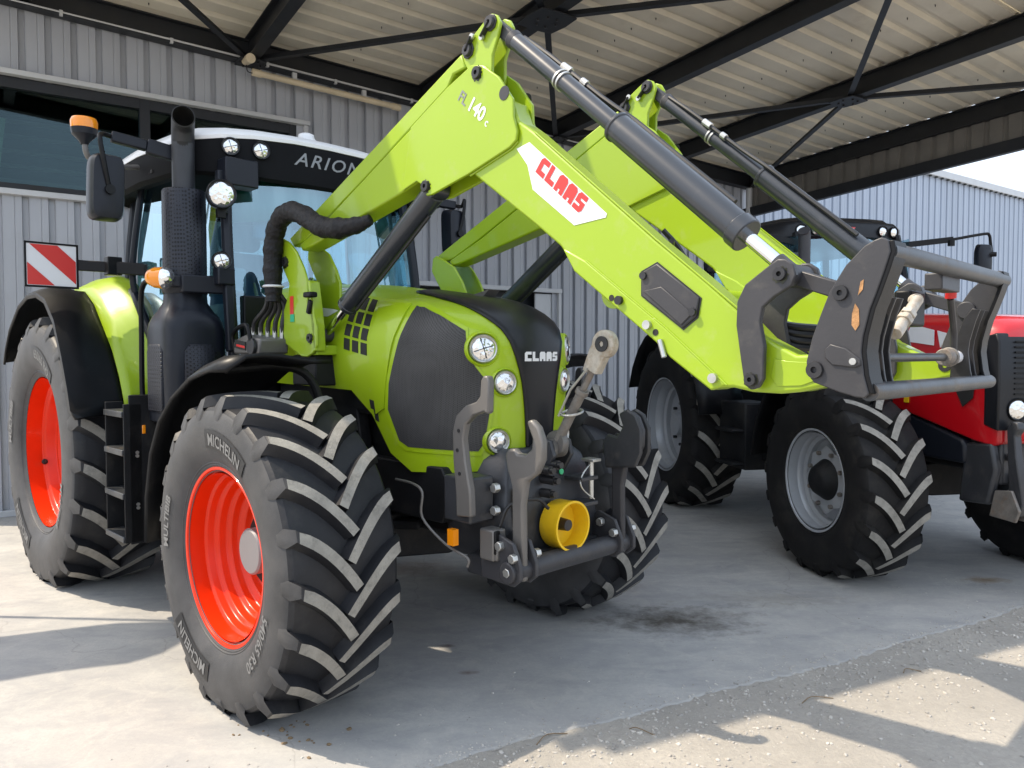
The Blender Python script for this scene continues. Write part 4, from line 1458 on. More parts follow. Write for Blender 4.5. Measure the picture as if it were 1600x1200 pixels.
b.build('shield_collar', 'navy', exo)
b = MB()
b.lathe([(.10, 2.0), (.119, 2.0), (.119, 2.515), (.112, 2.525), (.08, 2.528)], 40, (EU, EV, 0), axis='z')
b.build('heat_shield', 'perf', exo, angle=40)
b = MB()
b.tube([(EU, EV, 2.45), (EU, EV, 2.6), (EU, EV, 2.78), (EU + .008, EV - .003, 2.82), (EU + .040, EV - .014, 2.88), (EU + .09, EV - .032, 2.905), (EU + .14, EV - .05, 2.91)], .062, 28, smooth=5, caps=False)
b.build('stack_pipe', 'stack', exo, angle=70)
e1 = Vector((EU + .14, EV - .05, 2.91))
ed = Vector((.05, -.018, .003)).normalized()
b = MB()
b.tube([e1 + ed * .001, e1 - ed * .05, Vector((EU + .05, EV - .017, 2.885)), Vector((EU + .01, EV - .004, 2.82)), Vector((EU, EV, 2.7))], .056, 28, caps=False)
b.cyl(e1, e1 + ed * .003, .062, .056, n=28, caps=False)
b.build('stack_mouth', 'slot', exo, recalc=False)

# ------------------------------------------------------------------ cab
cab = MB()
def pil(b, pts, w, h):
    for p, q in zip(pts, pts[1:]):
        b.bar(p, q, w, h, up=(1, 0, 0))
for sg in (-1, 1):
    cab.tube([(-1.02, sg * .66, 1.42), (-1.04, sg * .675, 1.9), (-1.10, sg * .665, 2.35), (-1.17, sg * .63, 2.70)], .034, 8, smooth=3)
    cab.tube([(-2.15, sg * .83, 1.98), (-2.15, sg * .845, 2.1), (-2.14, sg * .835, 2.3), (-2.10, sg * .79, 2.72)], .022, 8, smooth=3)
    cab.tube([(-2.55, sg * .72, 1.75), (-2.57, sg * .725, 2.2), (-2.55, sg * .68, 2.72)], .035, 8, smooth=3)
    cab.tube([(-1.02, sg * .67, 1.45), (-1.5, sg * .75, 1.38), (-1.85, sg * .79, 1.58), (-2.15, sg * .83, 1.98), (-2.55, sg * .72, 2.0)], .03, 8, smooth=3)
cab.box((-2.54, 0, 1.75), (.06, 1.42, .08)).box((-2.5, 0, 2.70), (.08, 1.36, .08))
cab.box((-1.65, 0, 1.22), (1.2, 1.2, .16))
cbo = cab.build('cab_frame', 'navy', tr, bevel=.004)
fw = MB()
fw.box((-1.06, 0, 1.62), (.06, 1.20, .62))
fw.build('firewall', 'black', tr, bevel=.01)
# windscreen: curved sheet
def wsx(y, z):
    return -.96 - .14 * (y / .66) ** 2 - .13 * max(0, (z - 1.9)) / .8
rows = []
for i in range(9):
    z = 1.46 + (2.70 - 1.46) * i / 8
    wv = .655 - .03 * max(0, z - 2.2)
    rows.append([(wsx(wv * k / 6, z) if True else 0, wv * k / 6, z) for k in range(-6, 7)])
b = MB(); b.loft(rows, closed=False, caps=False)
b.build('windscreen', 'glass', tr, angle=80, recalc=False)
rows = []
for i in range(4):
    z = 2.42 + .26 * i / 3
    rows.append([(wsx(.6 * k / 6, z) - .05, .6 * k / 6, z + .05 * (k / 6) ** 2 * (1 if i == 0 else 0) * -1) for k in range(-6, 7)])
b = MB(); b.loft(rows, closed=False, caps=False)
b.build('sun_blind', 'shade', tr, angle=80, solid=.004)
for sg in (-1, 1):
    # door glass, rear quarter glass
    def dg(t, z):
        u = -1.10 - 1.02 * t
        bow = .03 * sin(pi * t)
        lean = .0 if z < 2.2 else -.06 * (z - 2.2) / .5
        return (u, sg * (.675 + .150 * t + bow + lean), z)
    b = MB(); b.loft([[dg(t / 8, (1.42 + .56 * max(0, t / 8 - .4) / .6) * (1 - k / 8) + 2.69 * k / 8) for t in range(9)] for k in range(9)], closed=False, caps=False)
    b.build('door_glass', 'doorglass', tr, angle=80, recalc=False)
    b = MB(); b.loft([[(-2.17 - .36 * t / 3, sg * (.83 - .10 * t / 3 - .035 * k / 4), 2.02 + .66 * k / 4) for t in range(4)] for k in range(5)], closed=False, caps=False)
    b.build('quarter_glass', 'glass', tr, recalc=False)
b = MB(); b.loft([[(-2.54, y, z) for y in (-.68, 0, .68)] for z in (1.8, 2.66)], closed=False, caps=False)
b.build('rear_glass', 'glass', tr, recalc=False)
# interior
seat = MB()
seat.loft([sq(-2.02, 0, .24, .25, 4, 1.62), sq(-2.02, 0, .26, .27, 4, 1.70), sq(-2.02, 0, .25, .26, 4, 1.76)])
R_ = Matrix.Rotation(-.16, 3, 'Y')
secs = [[Vector((-2.25, 0, 1.72)) + R_ @ Vector((x * .06, y * w, z)) for x, y in ((1, -1), (1.5, -.6), (1.5, .6), (1, 1), (-1, 1), (-1, -1))] for z, w in ((0, .24), (.25, .26), (.5, .25), (.62, .2))]
seat.loft(secs)
secs = [[Vector((-2.25, 0, 1.72)) + R_ @ Vector((x * .05, y * w, z)) for x, y in ((1, -1), (1.3, -.6), (1.3, .6), (1, 1), (-1, 1), (-1, -1))] for z, w in ((.66, .13), (.70, .15), (.82, .15), (.86, .12))]
seat.loft(secs)
seat.build('seat', 'seat', tr, bevel=.02, seg=3)
b = MB()
b.tube([(-1.50 + .19 * cos(a) * .8, .19 * sin(a), 1.98 + .19 * cos(a) * .5) for a in [k * pi / 12 for k in range(25)]], .016, 8)
b.tube([(-1.50, 0, 1.98), (-1.35, 0, 1.7), (-1.25, 0, 1.45)], .045, 10)
b.box((-1.5, 0, 1.975), (.1, .3, .02))
b.build('steering_wheel', 'black', tr)
b = MB()
b.box((-1.8, -.45, 1.78), (.6, .2, .25)).box((-1.25, 0, 1.6), (.25, .5, .3)).box((-1.45, -.50, 2.05), (.06, .22, .17)).box((-2.0, .5, 1.6), (.7, .2, .3))
b.build('cab_console', 'interior', tr, bevel=.02)
MB().box((-1.24, -.3, 2.36), (.06, .26, .13)).build('sun_visor', 'seat', tr, bevel=.02)

# roof: dark lower shell with front visor, white top
RO = [(-1.045, 0), (-1.05, .25), (-1.075, .5), (-1.12, .68), (-1.22, .81), (-1.4, .88), (-1.8, .925), (-2.2, .91), (-2.55, .85), (-2.72, .68), (-2.76, .35), (-2.77, 0)]
def ring(sc, z, drop=0.0, sx=None):
    sx = sc if sx is None else sx
    half = [(-1.9 + (u + 1.9) * sx, v * sc) for u, v in RO]
    full = half + [(u, -v) for u, v in reversed(half[1:-1])]
    return [(u, v, z - drop * (abs(v) / .92) ** 2.5 - .02 * max(0, (u + 1.3)) / .3) for u, v in full]
b = MB()
b.loft([ring(.86, 2.68, .0, .86), ring(.955, 2.64, .0, .965), ring(.985, 2.66, .0, .99), ring(1.0, 2.80, .04), ring(.995, 2.895, .085)])
roof = b.build('roof', 'roofblack', tr, angle=40)
b = MB()
b.loft([ring(1.0, 2.897, .085), ring(1.004, 2.918, .085), ring(.985, 2.935, .08), ring(.93, 2.955, .06), ring(.7, 2.985, .04), ring(.3, 3.0, .0), ring(.02, 3.003, 0)])
b.build('roof_cap', 'white', roof, angle=50)
# visor lettering and lamps set in the front edge
V_, F_ = text_geo('ARION', .115, shear=.35, bold=.001, space=1.2)
rbm = bmesh.new(); rbm.from_mesh(roof.data); RB = BVHTree.FromBMesh(rbm); rbm.free()
tx = MB()
out = []
for p in V_:
    h = RB.ray_cast(Vector((0, p.x * 1.15 - .02, 2.752 + p.y)), Vector((-1, 0, 0)))
    l = h[0] if h[0] else Vector((-1.06, p.x, 2.75 + p.y))
    out.append(l + Vector((.004, 0, 0)))
tx.add(out, F_)
tx.build('roof_lettering', 'stgrey', roof, smooth=False, recalc=False)
for v in (-.63, -.46, .46, .63):
    h = RB.ray_cast(Vector((0, v, 2.80)), Vector((-1, 0, 0)))
    n_ = Vector((1, v * .5, -.05)).normalized()
    round_lamp(roof, h[0] + n_ * .008, n_, .046, ring='gloss', lens='led', name='work_light')
b = MB(); b.lathe([(.0, .075), (.03, .075), (.05, .065), (.055, .04), (.065, .03), (.065, .0)], 28, (-1.35, .0, 2.975), axis='z')
b.build('antenna_dome', 'white', roof)
b = MB()
for k in range(4):
    b.box((-1.62 - k * .05, -.85, 2.70), (.028, .1, .02))
b.build('roof_vent', 'slot', roof)
# lamps on brackets beside the right screen pillar and the black bar carrying them
b = MB()
b.bar((-1.05, -.70, 1.98), (-1.08, -.94, 1.98), .05, .10)
b.bar((-.98, -.70, 1.6), (-1.02, -.70, 2.0), .05, .05)
b.box((-1.02, -.72, 2.03), (.08, .10, .10))
b.build('lamp_bracket', 'navy', tr, bevel=.008)
b = MB()
b.box((-1.08, -.70, 2.52), (.05, .06, .25)).box((-1.08, -.60, 2.64), (.12, .20, .16))
b.build('lamp_bracket', 'navy', tr, bevel=.008)
for c, r in (((-.98, -.745, 2.49), .070), ((-.99, -.745, 2.115), .046)):
    n_ = Vector((1, -.35, -.05)).normalized()
    lo = round_lamp(tr, c, n_, r, deep=.07, ring='gloss', lens='lens' if r > .06 else 'led', name='work_lamp', spokes=r < .06)
    MB().box(Vector(c) - n_ * .06 + Vector((0, 0, -r * 1.2)), (.03, .05, r * 1.3)).build('lamp_foot', 'black', lo, bevel=.003)
# turn signal on its arm
ts = MB()
q = Vector((.45, -.89, 0)).normalized()
c = Vector((-1.14, -1.01, 2.01))
dirv = Vector((.66, .62, -.05)).normalized()
Mq = dirv.to_track_quat('Y', 'Z').to_matrix()
ts.lathe([(0, -.10), (.026, -.098), (.042, -.085), (.058, -.05), (.062, .0)], 28, c, M=Mq)
tso = ts.build('turn_signal', 'amber', tr)
b = MB(); b.lathe([(.062, .0), (.06, .02), (.048, .04), (.025, .054), (0, .058)], 28, c, M=Mq)
b.build('clear_lens', 'lens', tso)
b = MB(); b.bar((-1.15, -.99, 2.0), (-1.08, -.72, 1.98), .05, .07)
b.build('signal_arm', 'navy', tso, bevel=.01)
# hand rail by the steps
b = MB()
b.tube([(-1.20, -.98, 2.01), (-1.50, -.97, 2.02), (-1.60, -.965, 2.0), (-1.655, -.96, 1.93), (-1.66, -.96, 1.7), (-1.665, -.96, 1.36), (-1.63, -.955, 1.26), (-1.50, -.93, 1.20)], .016, 10, smooth=5)
b.build('grab_rail', 'black', tr)
# steps
st = MB()
for u in (-1.68, -1.36):
    st.box((u, -1.12, .90), (.012, .10, .80))
st.box((-1.36, -1.0, .92), (.012, .28, .86))
sto = st.build('step_frame', 'dark', tr, bevel=.004)
for z in (.52, .77, 1.02, 1.24):
    MB().box((-1.52, -1.11, z), (.32, .14, .035)).build('tread', 'tube', sto, bevel=.004)
for z in (.7, .72, 1.0, 1.02):
    MB().cyl((-1.352, -1.1, z), (-1.345, -1.1, z), .010, n=8).build('rivet', 'zinc', sto)
b = MB(); b.box((-1.35, -.66, .93), (1.0, .55, .55)).box((-1.5, -.80, 1.20), (.5, .3, .12))
b.build('fuel_tank', 'dark', tr, bevel=.04, seg=3)
MB().box((-1.40, -1.06, 1.15), (.10, .02, .05)).build('side_reflector', 'amber', tr, bevel=.004)
MB().box((-.99, -1.06, 1.02), (.05, .03, .08)).build('side_reflector', 'amber', tr, bevel=.004)
# mirrors
for sg in (-1, 1):
    m0 = MB()
    if sg < 0:
        arm = [(-1.22, -.70, 2.70), (-1.30, -.85, 2.74), (-1.34, -1.02, 2.775), (-1.37, -1.20, 2.80)]
    else:
        arm = [(-1.22, .70, 2.70), (-1.22, .85, 2.71), (-1.2, 1.0, 2.71), (-1.16, 1.13, 2.70)]
    for k, (p, q) in enumerate(zip(arm, arm[1:])):
        m0.bar(p, q, .05, .11 - .025 * k)
    mo = m0.build('mirror', 'navy', tr, bevel=.008)
    e = Vector(arm[-1])
    cy = -1.235 if sg < 0 else 1.10
    cu = -1.36 if sg < 0 else -1.14
    zt = 2.69 if sg < 0 else 2.66
    hh = .365 if sg < 0 else .33
    w_ = .18 if sg < 0 else .17
    off = Vector((.07, 0, 0))
    MB().tube([e, e + Vector((.02, sg * .05, .0)), Vector((cu + .07, cy + sg * .045, zt + .07)), Vector((cu + .075, cy + sg * .03, zt - .05)), Vector((cu + .06, cy, zt - hh * .55))], .013, 10, smooth=5).build('mirror_tube', 'black', mo)
    b = MB()
    secs = []
    for x, s in ((-.05, .80), (-.045, .97), (-.02, 1.0), (.03, .97), (.055, .86), (.062, .6)):
        sec = []
        for i in range(28):
            a = 2 * pi * i / 28
            y = abs(cos(a)) ** .35 * (1 if cos(a) >= 0 else -1) * w_ / 2 * s
            z = abs(sin(a)) ** .35 * (1 if sin(a) >= 0 else -1) * hh / 2 * (s + (1 - s) * .5)
            sec.append((cu + x, cy + y + .012 * z / hh * -sg, zt - hh / 2 + z))
        secs.append(sec)
    b.loft(secs)
    b.build('mirror_shell', 'navy', mo, angle=50)
    MB().box((cu - .052, cy, zt - hh / 2), (.004, w_ * .8, hh * .85)).build('mirror_glass', 'chrome', mo)
    MB().cyl((cu + .05, cy, zt - hh * .55), (cu + .085, cy, zt - hh * .55), .026, n=14).build('mirror_knob', 'black', mo)
# beacon on the roof corner
bc = MB()
bu, bv = -1.66, -1.255
bc.tube([(-1.75, -.93, 2.74), (-1.72, -1.05, 2.72), (-1.68, -1.2, 2.72), (bu, bv + .01, 2.75), (bu, bv, 2.82)], .016, 10, smooth=4)
bo = bc.build('beacon', 'hook', tr)
b = MB(); b.lathe([(.02, 2.80), (.03, 2.82), (.066, 2.855), (.072, 2.89)], 28, (bu, bv, 0), axis='z'); b.build('beacon_base', 'navy', bo)
b = MB(); b.lathe([(.071, 2.89), (.073, 2.93), (.064, 2.95), (.035, 2.958), (0, 2.96)], 28, (bu, bv, 0), axis='z'); b.build('beacon_lens', 'amber', bo)
# red and white marker board
mb = MB()
mu = -2.32
mb.box((mu, -1.28, 2.155), (.012, .285, .265))
mbo = mb.build('marker_board', 'sticker', tr, bevel=.002)
sr = MB()
y0, y1, z0, z1 = -1.28 - .138, -1.28 + .138, 2.155 - .128, 2.155 + .128
def cutband(k0, k1):
    """band of the board where k0 < (y + z) position < k1, clipped to the board"""
    poly = [(y0, z0), (y1, z0), (y1, z1), (y0, z1)]
    def clip(P, f):
        out = []
        for i in range(len(P)):
            a, c = P[i], P[(i + 1) % len(P)]
            fa, fc = f(a), f(c)
            if fa >= 0: out.append(a)
            if fa * fc < 0:
                t = fa / (fa - fc); out.append((a[0] + (c[0] - a[0]) * t, a[1] + (c[1] - a[1]) * t))
        return out
    val = lambda p: (p[0] - y0) / (y1 - y0) + (p[1] - z0) / (z1 - z0)
    P = clip(poly, lambda p: val(p) - k0)
    return clip(P, lambda p: k1 - val(p)) if P else P
for k0, k1 in ((0, .55), (1.05, 1.62)):
    P = cutband(k0, k1)
    if len(P) > 2:
        sr.add([(mu + .0085, y, z) for y, z in P], [list(range(len(P)))])
sr.build('red_stripe', 'stred', mbo, smooth=False)
for o_, s_ in (((mu, -1.28, 2.155 + .138), (.02, .30, .012)), ((mu, -1.28, 2.155 - .138), (.02, .30, .012)), ((mu, -1.28 - .148, 2.155), (.02, .012, .288)), ((mu, -1.28 + .148, 2.155), (.02, .012, .288))):
    MB().box(o_, s_).build('board_edge', 'black', mbo)
b = MB()
b.bar((mu - .02, -1.14, 2.17), (mu + .1, -.98, 2.16), .03, .07).bar((mu + .1, -.98, 2.16), (mu + .3, -.80, 2.14), .03, .08)
b.box((mu + .12, -.95, 2.165), (.09, .09, .12))
b.build('board_arm', 'black', mbo, bevel=.006)
# wiper
MB().tube([(-1.0, .35, 1.98), (-.98, .1, 2.02), (-.97, -.15, 2.05)], .009, 8).build('wiper', 'black', tr)

# ------------------------------------------------------------------ front loader
ld = empty('front_loader', TP, TA, label='lime green front loader with raised arms and grey tool carrier, mounted on the nearest tractor', cat='loader')
KNEE = [(.56, 2.575), (.807, 2.684), (.961, 2.736), (1.027, 2.719), (1.117, 2.653), (1.197, 2.549), (1.200, 2.482), (1.221, 2.425), (1.215, 2.391), (1.179, 2.370), (.939, 2.308), (.71, 2.262), (.672, 2.262), (.645, 2.282), (.632, 2.318), (.60, 2.335), (.50, 2.310)]
REAR = [(-.43, 2.165), (-.131, 2.275), (.60, 2.593), (.70, 2.60), (.66, 2.36), (.60, 2.333), (.476, 2.30), (-.30, 2.145), (-.40, 2.130)]
LINK = [(-.546, 2.211), (.886, 2.803), (.913, 2.742), (.835, 2.735), (.800, 2.690), (.56, 2.583), (-.131, 2.283), (-.39, 2.180), (-.50, 2.16)]
LEVER = [(.880, 2.792), (.886, 2.815), (.913, 2.838), (1.030, 2.902), (1.060, 2.914), (1.092, 2.898), (1.111, 2.865), (1.094, 2.812), (1.064, 2.753), (1.062, 2.66), (.98, 2.62), (.94, 2.70)]
FRONT = [(1.08, 2.60), (1.18, 2.545), (1.21, 2.470), (1.29, 2.412), (1.839, 1.953), (2.028, 1.805), (2.136, 1.712), (2.218, 1.632), (2.314, 1.583), (2.386, 1.585), (2.43, 1.560), (2.43, 1.505), (2.373, 1.490), (2.326, 1.479), (2.268, 1.472), (2.18, 1.474), (2.12, 1.485), (2.047, 1.480), (1.90, 1.58), (1.842, 1.633), (1.503, 1.883), (1.424, 1.975), (1.319, 2.052), (.957, 2.306), (.99, 2.45)]
BANANA = [(2.255, 1.838), (2.275, 1.850), (2.297, 1.848), (2.32, 1.832), (2.328, 1.802), (2.315, 1.773), (2.265, 1.745), (2.232, 1.718), (2.224, 1.677), (2.238, 1.609), (2.236, 1.515), (2.222, 1.490), (2.199, 1.482), (2.178, 1.496), (2.163, 1.586), (2.150, 1.668), (2.152, 1.737), (2.177, 1.785)]
PLATE = [(2.538, 1.872), (2.557, 1.878), (2.574, 1.868), (2.579, 1.841), (2.566, 1.797), (2.548, 1.743), (2.532, 1.700), (2.516, 1.632), (2.512, 1.592), (2.520, 1.53), (2.533, 1.484), (2.522, 1.472), (2.500, 1.474), (2.455, 1.486), (2.389, 1.509), (2.370, 1.532), (2.368, 1.565), (2.383, 1.629), (2.406, 1.693), (2.428, 1.750), (2.469, 1.815), (2.515, 1.860)]
TOWER = [(-.553, 2.19), (-.52, 2.205), (-.445, 2.175), (-.373, 2.12), (-.300, 2.03), (-.262, 1.96), (-.264, 1.848), (-.215, 1.81), (-.175, 1.718), (-.173, 1.625), (-.21, 1.59), (-.27, 1.570), (-.33, 1.572), (-.50, 1.64), (-.53, 1.72), (-.525, 1.80), (-.46, 1.90), (-.452, 1.96), (-.515, 2.04), (-.565, 2.11)]
STICK = [(1.205, 2.362), (1.272, 2.374), (1.640, 2.062), (1.636, 2.050), (1.494, 2.040), (1.290, 2.196), (1.262, 2.291)]
WINP = [(1.79, 1.852), (1.85, 1.876), (2.006, 1.758), (1.995, 1.70), (1.945, 1.665), (1.79, 1.775)]
def boss(b, u, z, y, s, r=.028, h=.012):
    """turned pin end with a dark socket"""
    b.lathe([(0, -.002), (r * .35, -.002), (r * .38, h), (r * .95, h), (r, h * .7), (r, -.01)], 24, (u, y, z), M=Matrix.Diagonal((1, s, 1)))
def pin_set(par, y, s, items):
    for u, z, r in items:
        b = MB(); boss(b, u, z, y, s, r)
        o = b.build('pin', 'pin', par, angle=40)
        gr_ = MB()
        gp = [(u + r * (1.22 + .16 * sin(k * 2.3 + u * 9) + .1 * sin(k * 5.1 + z * 7)) * cos(k * pi / 12), z + r * (1.22 + .16 * sin(k * 2.3 + u * 9) + .1 * sin(k * 5.1 + z * 7)) * sin(k * pi / 12) - .15 * r) for k in range(24)]
        gr_.prism(gp, y + s * .0003, y + s * .0012)
        gr_.build('grease_film', 'grease', par, smooth=False)
        MB().cyl((u, y + s * .0005, z), (u, y + s * .003, z), r * .34, n=6).build('pin_socket', 'slot', o)
for sg in (-1, 1):
    near = sg < 0
    yc = .515 * sg
    Y = lambda d: yc + sg * d       # d > 0: away from the tractor centre line
    arm = MB().prism(REAR, Y(.055), Y(-.055)).build('rear_boom', 'green2', ld, bevel=.010, seg=3)
    MB().prism(LINK, Y(.048), Y(-.048)).build('levelling_link', 'green2', ld, bevel=.007)
    kp = MB()
    kp.prism(KNEE, Y(.060), Y(.046)).prism(KNEE, Y(-.060), Y(-.046))
    kn = kp.build('knee_plate', 'green2', ld, bevel=.004)
    kp = MB()
    kp.prism(LEVER, Y(.042), Y(.027)).prism(LEVER, Y(-.042), Y(-.027))
    lv = kp.build('lever_plate', 'green2', ld, bevel=.004)
    fb = MB().prism(FRONT, Y(.044), Y(-.044)).build('front_boom', 'green2', ld, bevel=.010, seg=3)
    # stiffener weld lines and bottom plate of the boom
    MB().prism([(1.44, 1.965), (1.495, 1.878), (1.842, 1.625), (1.90, 1.573), (2.047, 1.474), (2.10, 1.492), (1.88, 1.67), (1.55, 1.91)], Y(.049), Y(-.049)).build('boom_doubler', 'green2', fb, bevel=.006)
    s_out = sg
    for yy, s_ in ((Y(.060), sg), (Y(-.060), -sg)):
        pin_set(kn, yy, s_, ((.998, 2.696, .024), (.668, 2.303, .024)))
        b = MB(); b.cyl((1.152, yy, 2.58), (1.152, yy + s_ * .002, 2.58), .027, n=24)
        b.build('grey_plug', 'steel' if s_ == -1 else 'slot', kn)
    for yy, s_ in ((Y(.042), sg), (Y(-.042), -sg)):
        for (u, z, du, dz) in ((1.060, 2.876, -.045, -.045), (.927, 2.806, .03, .045)):
            kp = MB()
            kp.prism([(u - .034, z), (u - .024, z + .024), (u, z + .034), (u + .024, z + .024), (u + .034, z), (u + .024, z - .024), (u, z - .034), (u - .024, z - .024)], yy, yy + s_ * .007)
            kp.bar((u, yy + s_ * .0035, z), (u + du, yy + s_ * .0035, z + dz), .0065, .042, up=(0, 1, 0))
            kp.bar((u, yy + s_ * .0035, z), (u + du, yy + s_ * .0035, z + dz), .042, .0065, up=(0, 0, 1)) if False else None
            k_ = kp.build('pin_keeper', 'pin', lv, bevel=.003)
            b = MB(); boss(b, u, z, yy + s_ * .007, s_, .024); b.build('pin_end', 'steel', k_, angle=40)
            MB().cyl((u + du, yy + s_ * .006, z + dz), (u + du, yy + s_ * .016, z + dz), .012, n=10).build('keeper_bolt', 'zinc', k_)
    # cover plate in the boom window and its screws, bolts along the lower edge
    MB().prism([((p[0] - 1.9) * 1.05 + 1.9, (p[1] - 1.77) * 1.05 + 1.77) for p in WINP], Y(.0445), Y(.0462)).build('cover_rim', 'pin', fb)
    cvp = MB().prism(WINP, Y(.0445), Y(.053)).build('cover_plate', 'steel', fb, bevel=.005)
    MB().prism([(1.80, 1.79), (1.87, 1.80), (1.985, 1.71), (1.945, 1.675)], Y(.053), Y(.058)).build('cover_ridge', 'steel', cvp, bevel=.004)
    for (u, z) in ((1.80, 1.84), (1.985, 1.715)):
        MB().cyl((u, Y(.053), z), (u, Y(.062), z), .013, n=10).build('cover_screw', 'pin', cvp)
    for (u, z, m_) in ((1.70, 1.765, 'pin'), (1.665, 1.775, 'slot'), (1.815, 1.68, 'zinc'), (1.845, 1.655, 'slot'), (2.058, 1.512, 'zinc')):
        MB().cyl((u, Y(.047), z), (u, Y(.0505 if m_ == 'slot' else .062), z), .011 if m_ == 'slot' else .015, n=14).build('boom_bolt', m_, fb)
    MB().cyl((1.865, Y(.055), 1.63), (1.885, Y(.058), 1.575), .009, n=10).build('peg', 'zinc', fb)
    # scoop at the boom nose
    MB().prism([(2.25, 1.572), (2.29, 1.565), (2.36, 1.562), (2.375, 1.545), (2.37, 1.512), (2.33, 1.497), (2.26, 1.493), (2.24, 1.52)], Y(.0445), Y(.047)).build('nose_recess', 'green2', fb, bevel=.002)
    # bell crank, tie bar
    bc_ = MB()
    bc_.prism(BANANA, Y(.085), Y(.065)).prism(BANANA, Y(-.065), Y(-.085))
    bk_ = bc_.build('bell_crank', 'steel', ld, bevel=.004)
    for yy, s_ in ((Y(.085), sg), (Y(-.085), -sg)):
        pin_set(bk_, yy, s_, ((2.284, 1.807, .019), (2.200, 1.512, .018)))
    tb = MB()
    tb.cyl((2.284, Y(.060), 1.807), (2.284, Y(-.060), 1.807), .034, n=20)
    tb.bar((2.30, yc, 1.80), (2.45, yc, 1.745), .05, .045)
    tb.cyl((2.458, Y(.05), 1.742), (2.458, Y(-.05), 1.742), .032, n=20)
    tb.build('tie_bar', 'steel', ld, bevel=.004)
    # tilt cylinder
    A, B = Vector((1.060, yc, 2.872)), Vector((2.284, yc, 1.807))
    d = (B - A).normalized()
    Lt = (B - A).length
    tc_ = MB()
    tc_.cyl(A + d * .10, A + d * .80, .033, n=24).cyl(A + d * .78, A + d * 1.42, .050, n=28).cyl(A + d * .775, A + d * .79, .054, n=28).cyl(A + d * 1.38, A + d * 1.425, .055, n=28)
    tco = tc_.build('tilt_cylinder', 'cyl', ld, bevel=.004)
    b = MB(); b.bar(A - d * .03, A + d * .11, .044, .05); b.cyl(A + d * .10, A + d * .14, .038, .033, n=20)
    b.build('rod_eye', 'steel', tco, bevel=.008)
    b = MB(); b.cyl(A + d * 1.42, A + d * (Lt - .03), .021, n=20); b.build('piston_rod', 'chrome', tco)
    b = MB(); b.cyl(A + d * (Lt - .07), A + d * (Lt - .02), .028, n=16); b.build('rod_end', 'steel', tco)
    up = Vector((.5, -sg * .75, .6)).normalized()
    up = (up - d * up.dot(d)).normalized()
    b = MB(); b.tube([A + d * .13 + up * .035, A + d * .30 + up * .046, A + d * .62 + up * .050, A + d * .80 + up * .062, A + d * 1.0 + up * .062, A + d * 1.30 + up * .064], .009, 8, smooth=3)
    b.build('pressure_pipe', 'hose', tco)
    b = MB()
    for t_, r_ in ((.43, .036), (.45, .036)):
        b.cyl(A + d * t_, A + d * (t_ + .008), r_ + .002, n=22)
    b.cyl(A + d * .38 + up * .047, A + d * .43 + up * .049, .015, n=10).cyl(A + d * .50 + up * .049, A + d * .53 + up * .05, .014, n=10)
    b.build('pipe_clamp', 'zinc', tco)
    # lift cylinder
    A2, B2 = Vector((.668, yc, 2.300)), Vector((-.262, yc, 1.685))
    d2 = (B2 - A2).normalized()
    lc = MB()
    lc.cyl(A2 + d2 * .02, A2 + d2 * .86, .050, n=28).cyl(A2 + d2 * .84, A2 + d2 * .865, .053, n=28).cyl(A2 + Vector((0, .04, 0)), A2 - Vector((0, .04, 0)), .045, n=20)
    lco = lc.build('lift_cylinder', 'cyl', ld, bevel=.004)
    b = MB(); b.cyl(A2 + d2 * .86, B2 - d2 * .02, .022, n=20); b.build('piston_rod', 'chrome', lco)
    b = MB(); b.cyl(B2 + Vector((0, .04, 0)), B2 - Vector((0, .04, 0)), .036, n=18); b.build('rod_eye', 'steel', lco)
    b = MB(); b.tube([A2 + d2 * .1 + Vector((.03, 0, -.055)), A2 + d2 * .5 + Vector((.03, 0, -.057)), A2 + d2 * .8 + Vector((.03, 0, -.055))], .008, 8)
    b.build('pressure_pipe', 'hose', lco)
    # tower
    tw_ = MB()
    tw_.prism(TOWER, Y(.105), Y(.09))
    tw_.prism([(u + (.03 if u > -.4 else 0), z) for u, z in TOWER], Y(-.07), Y(-.085))
    tw_.box((-.47, yc, 1.80), (.03, .17, .34)).box((-.31, yc, 1.605), (.22, .18, .05))
    tw_.prism([(-.26, 1.965), (-.235, 1.955), (-.19, 1.73), (-.18, 1.60), (-.205, 1.60)], Y(.105), Y(.045))
    two = tw_.build('tower', 'green2', ld, bevel=.006)
    pin_set(two, Y(.105), sg, ((-.485, 2.075, .026), (-.235, 1.668, .022)))
    b = MB()
    b.bar((-.235, Y(.115), 1.79), (-.21, Y(.115), 1.86), .02, .03).box((-.205, Y(.12), 1.885), (.075, .045, .028))
    b.build('latch_handle', 'black', two, bevel=.008)
    MB().box((-.42, Y(.1065), 1.84), (.035, .003, .10)).build('lock_indicator', 'stred', two)
    MB().box((-.415, Y(.107), 1.775), (.04, .003, .04)).build('lock_indicator', mat('green_mark', (.02, .4, .2), .5), two)
# weld beads round the near knee plate, small decals
for sg in (-1, 1):
    b = MB()
    W_ = [(1.215, 2.391), (1.179, 2.370), (.939, 2.308)]
    b.tube([(u, sg * .575 - sg * .014, z - .003) for u, z in W_], .0045, 6)
    b.build('weld_bead', 'green2', ld)
    b = MB(); b.tube([(1.30, sg * .5585, 2.405), (1.84, sg * .5585, 1.955), (2.14, sg * .5585, 1.715)], .0035, 6); b.build('weld_bead', 'green2', ld)
    b = MB(); b.tube([(1.55, sg * .5615, 1.91), (1.88, sg * .5615, 1.67), (2.10, sg * .5615, 1.492)], .003, 6); b.build('weld_bead', 'green2', ld)
b = MB(); b.prism([(-.06, 2.222), (-.01, 2.243), (.0, 2.222), (-.05, 2.20)], -.5705, -.5715); b.build('small_decal', 'yellow', ld, smooth=False)
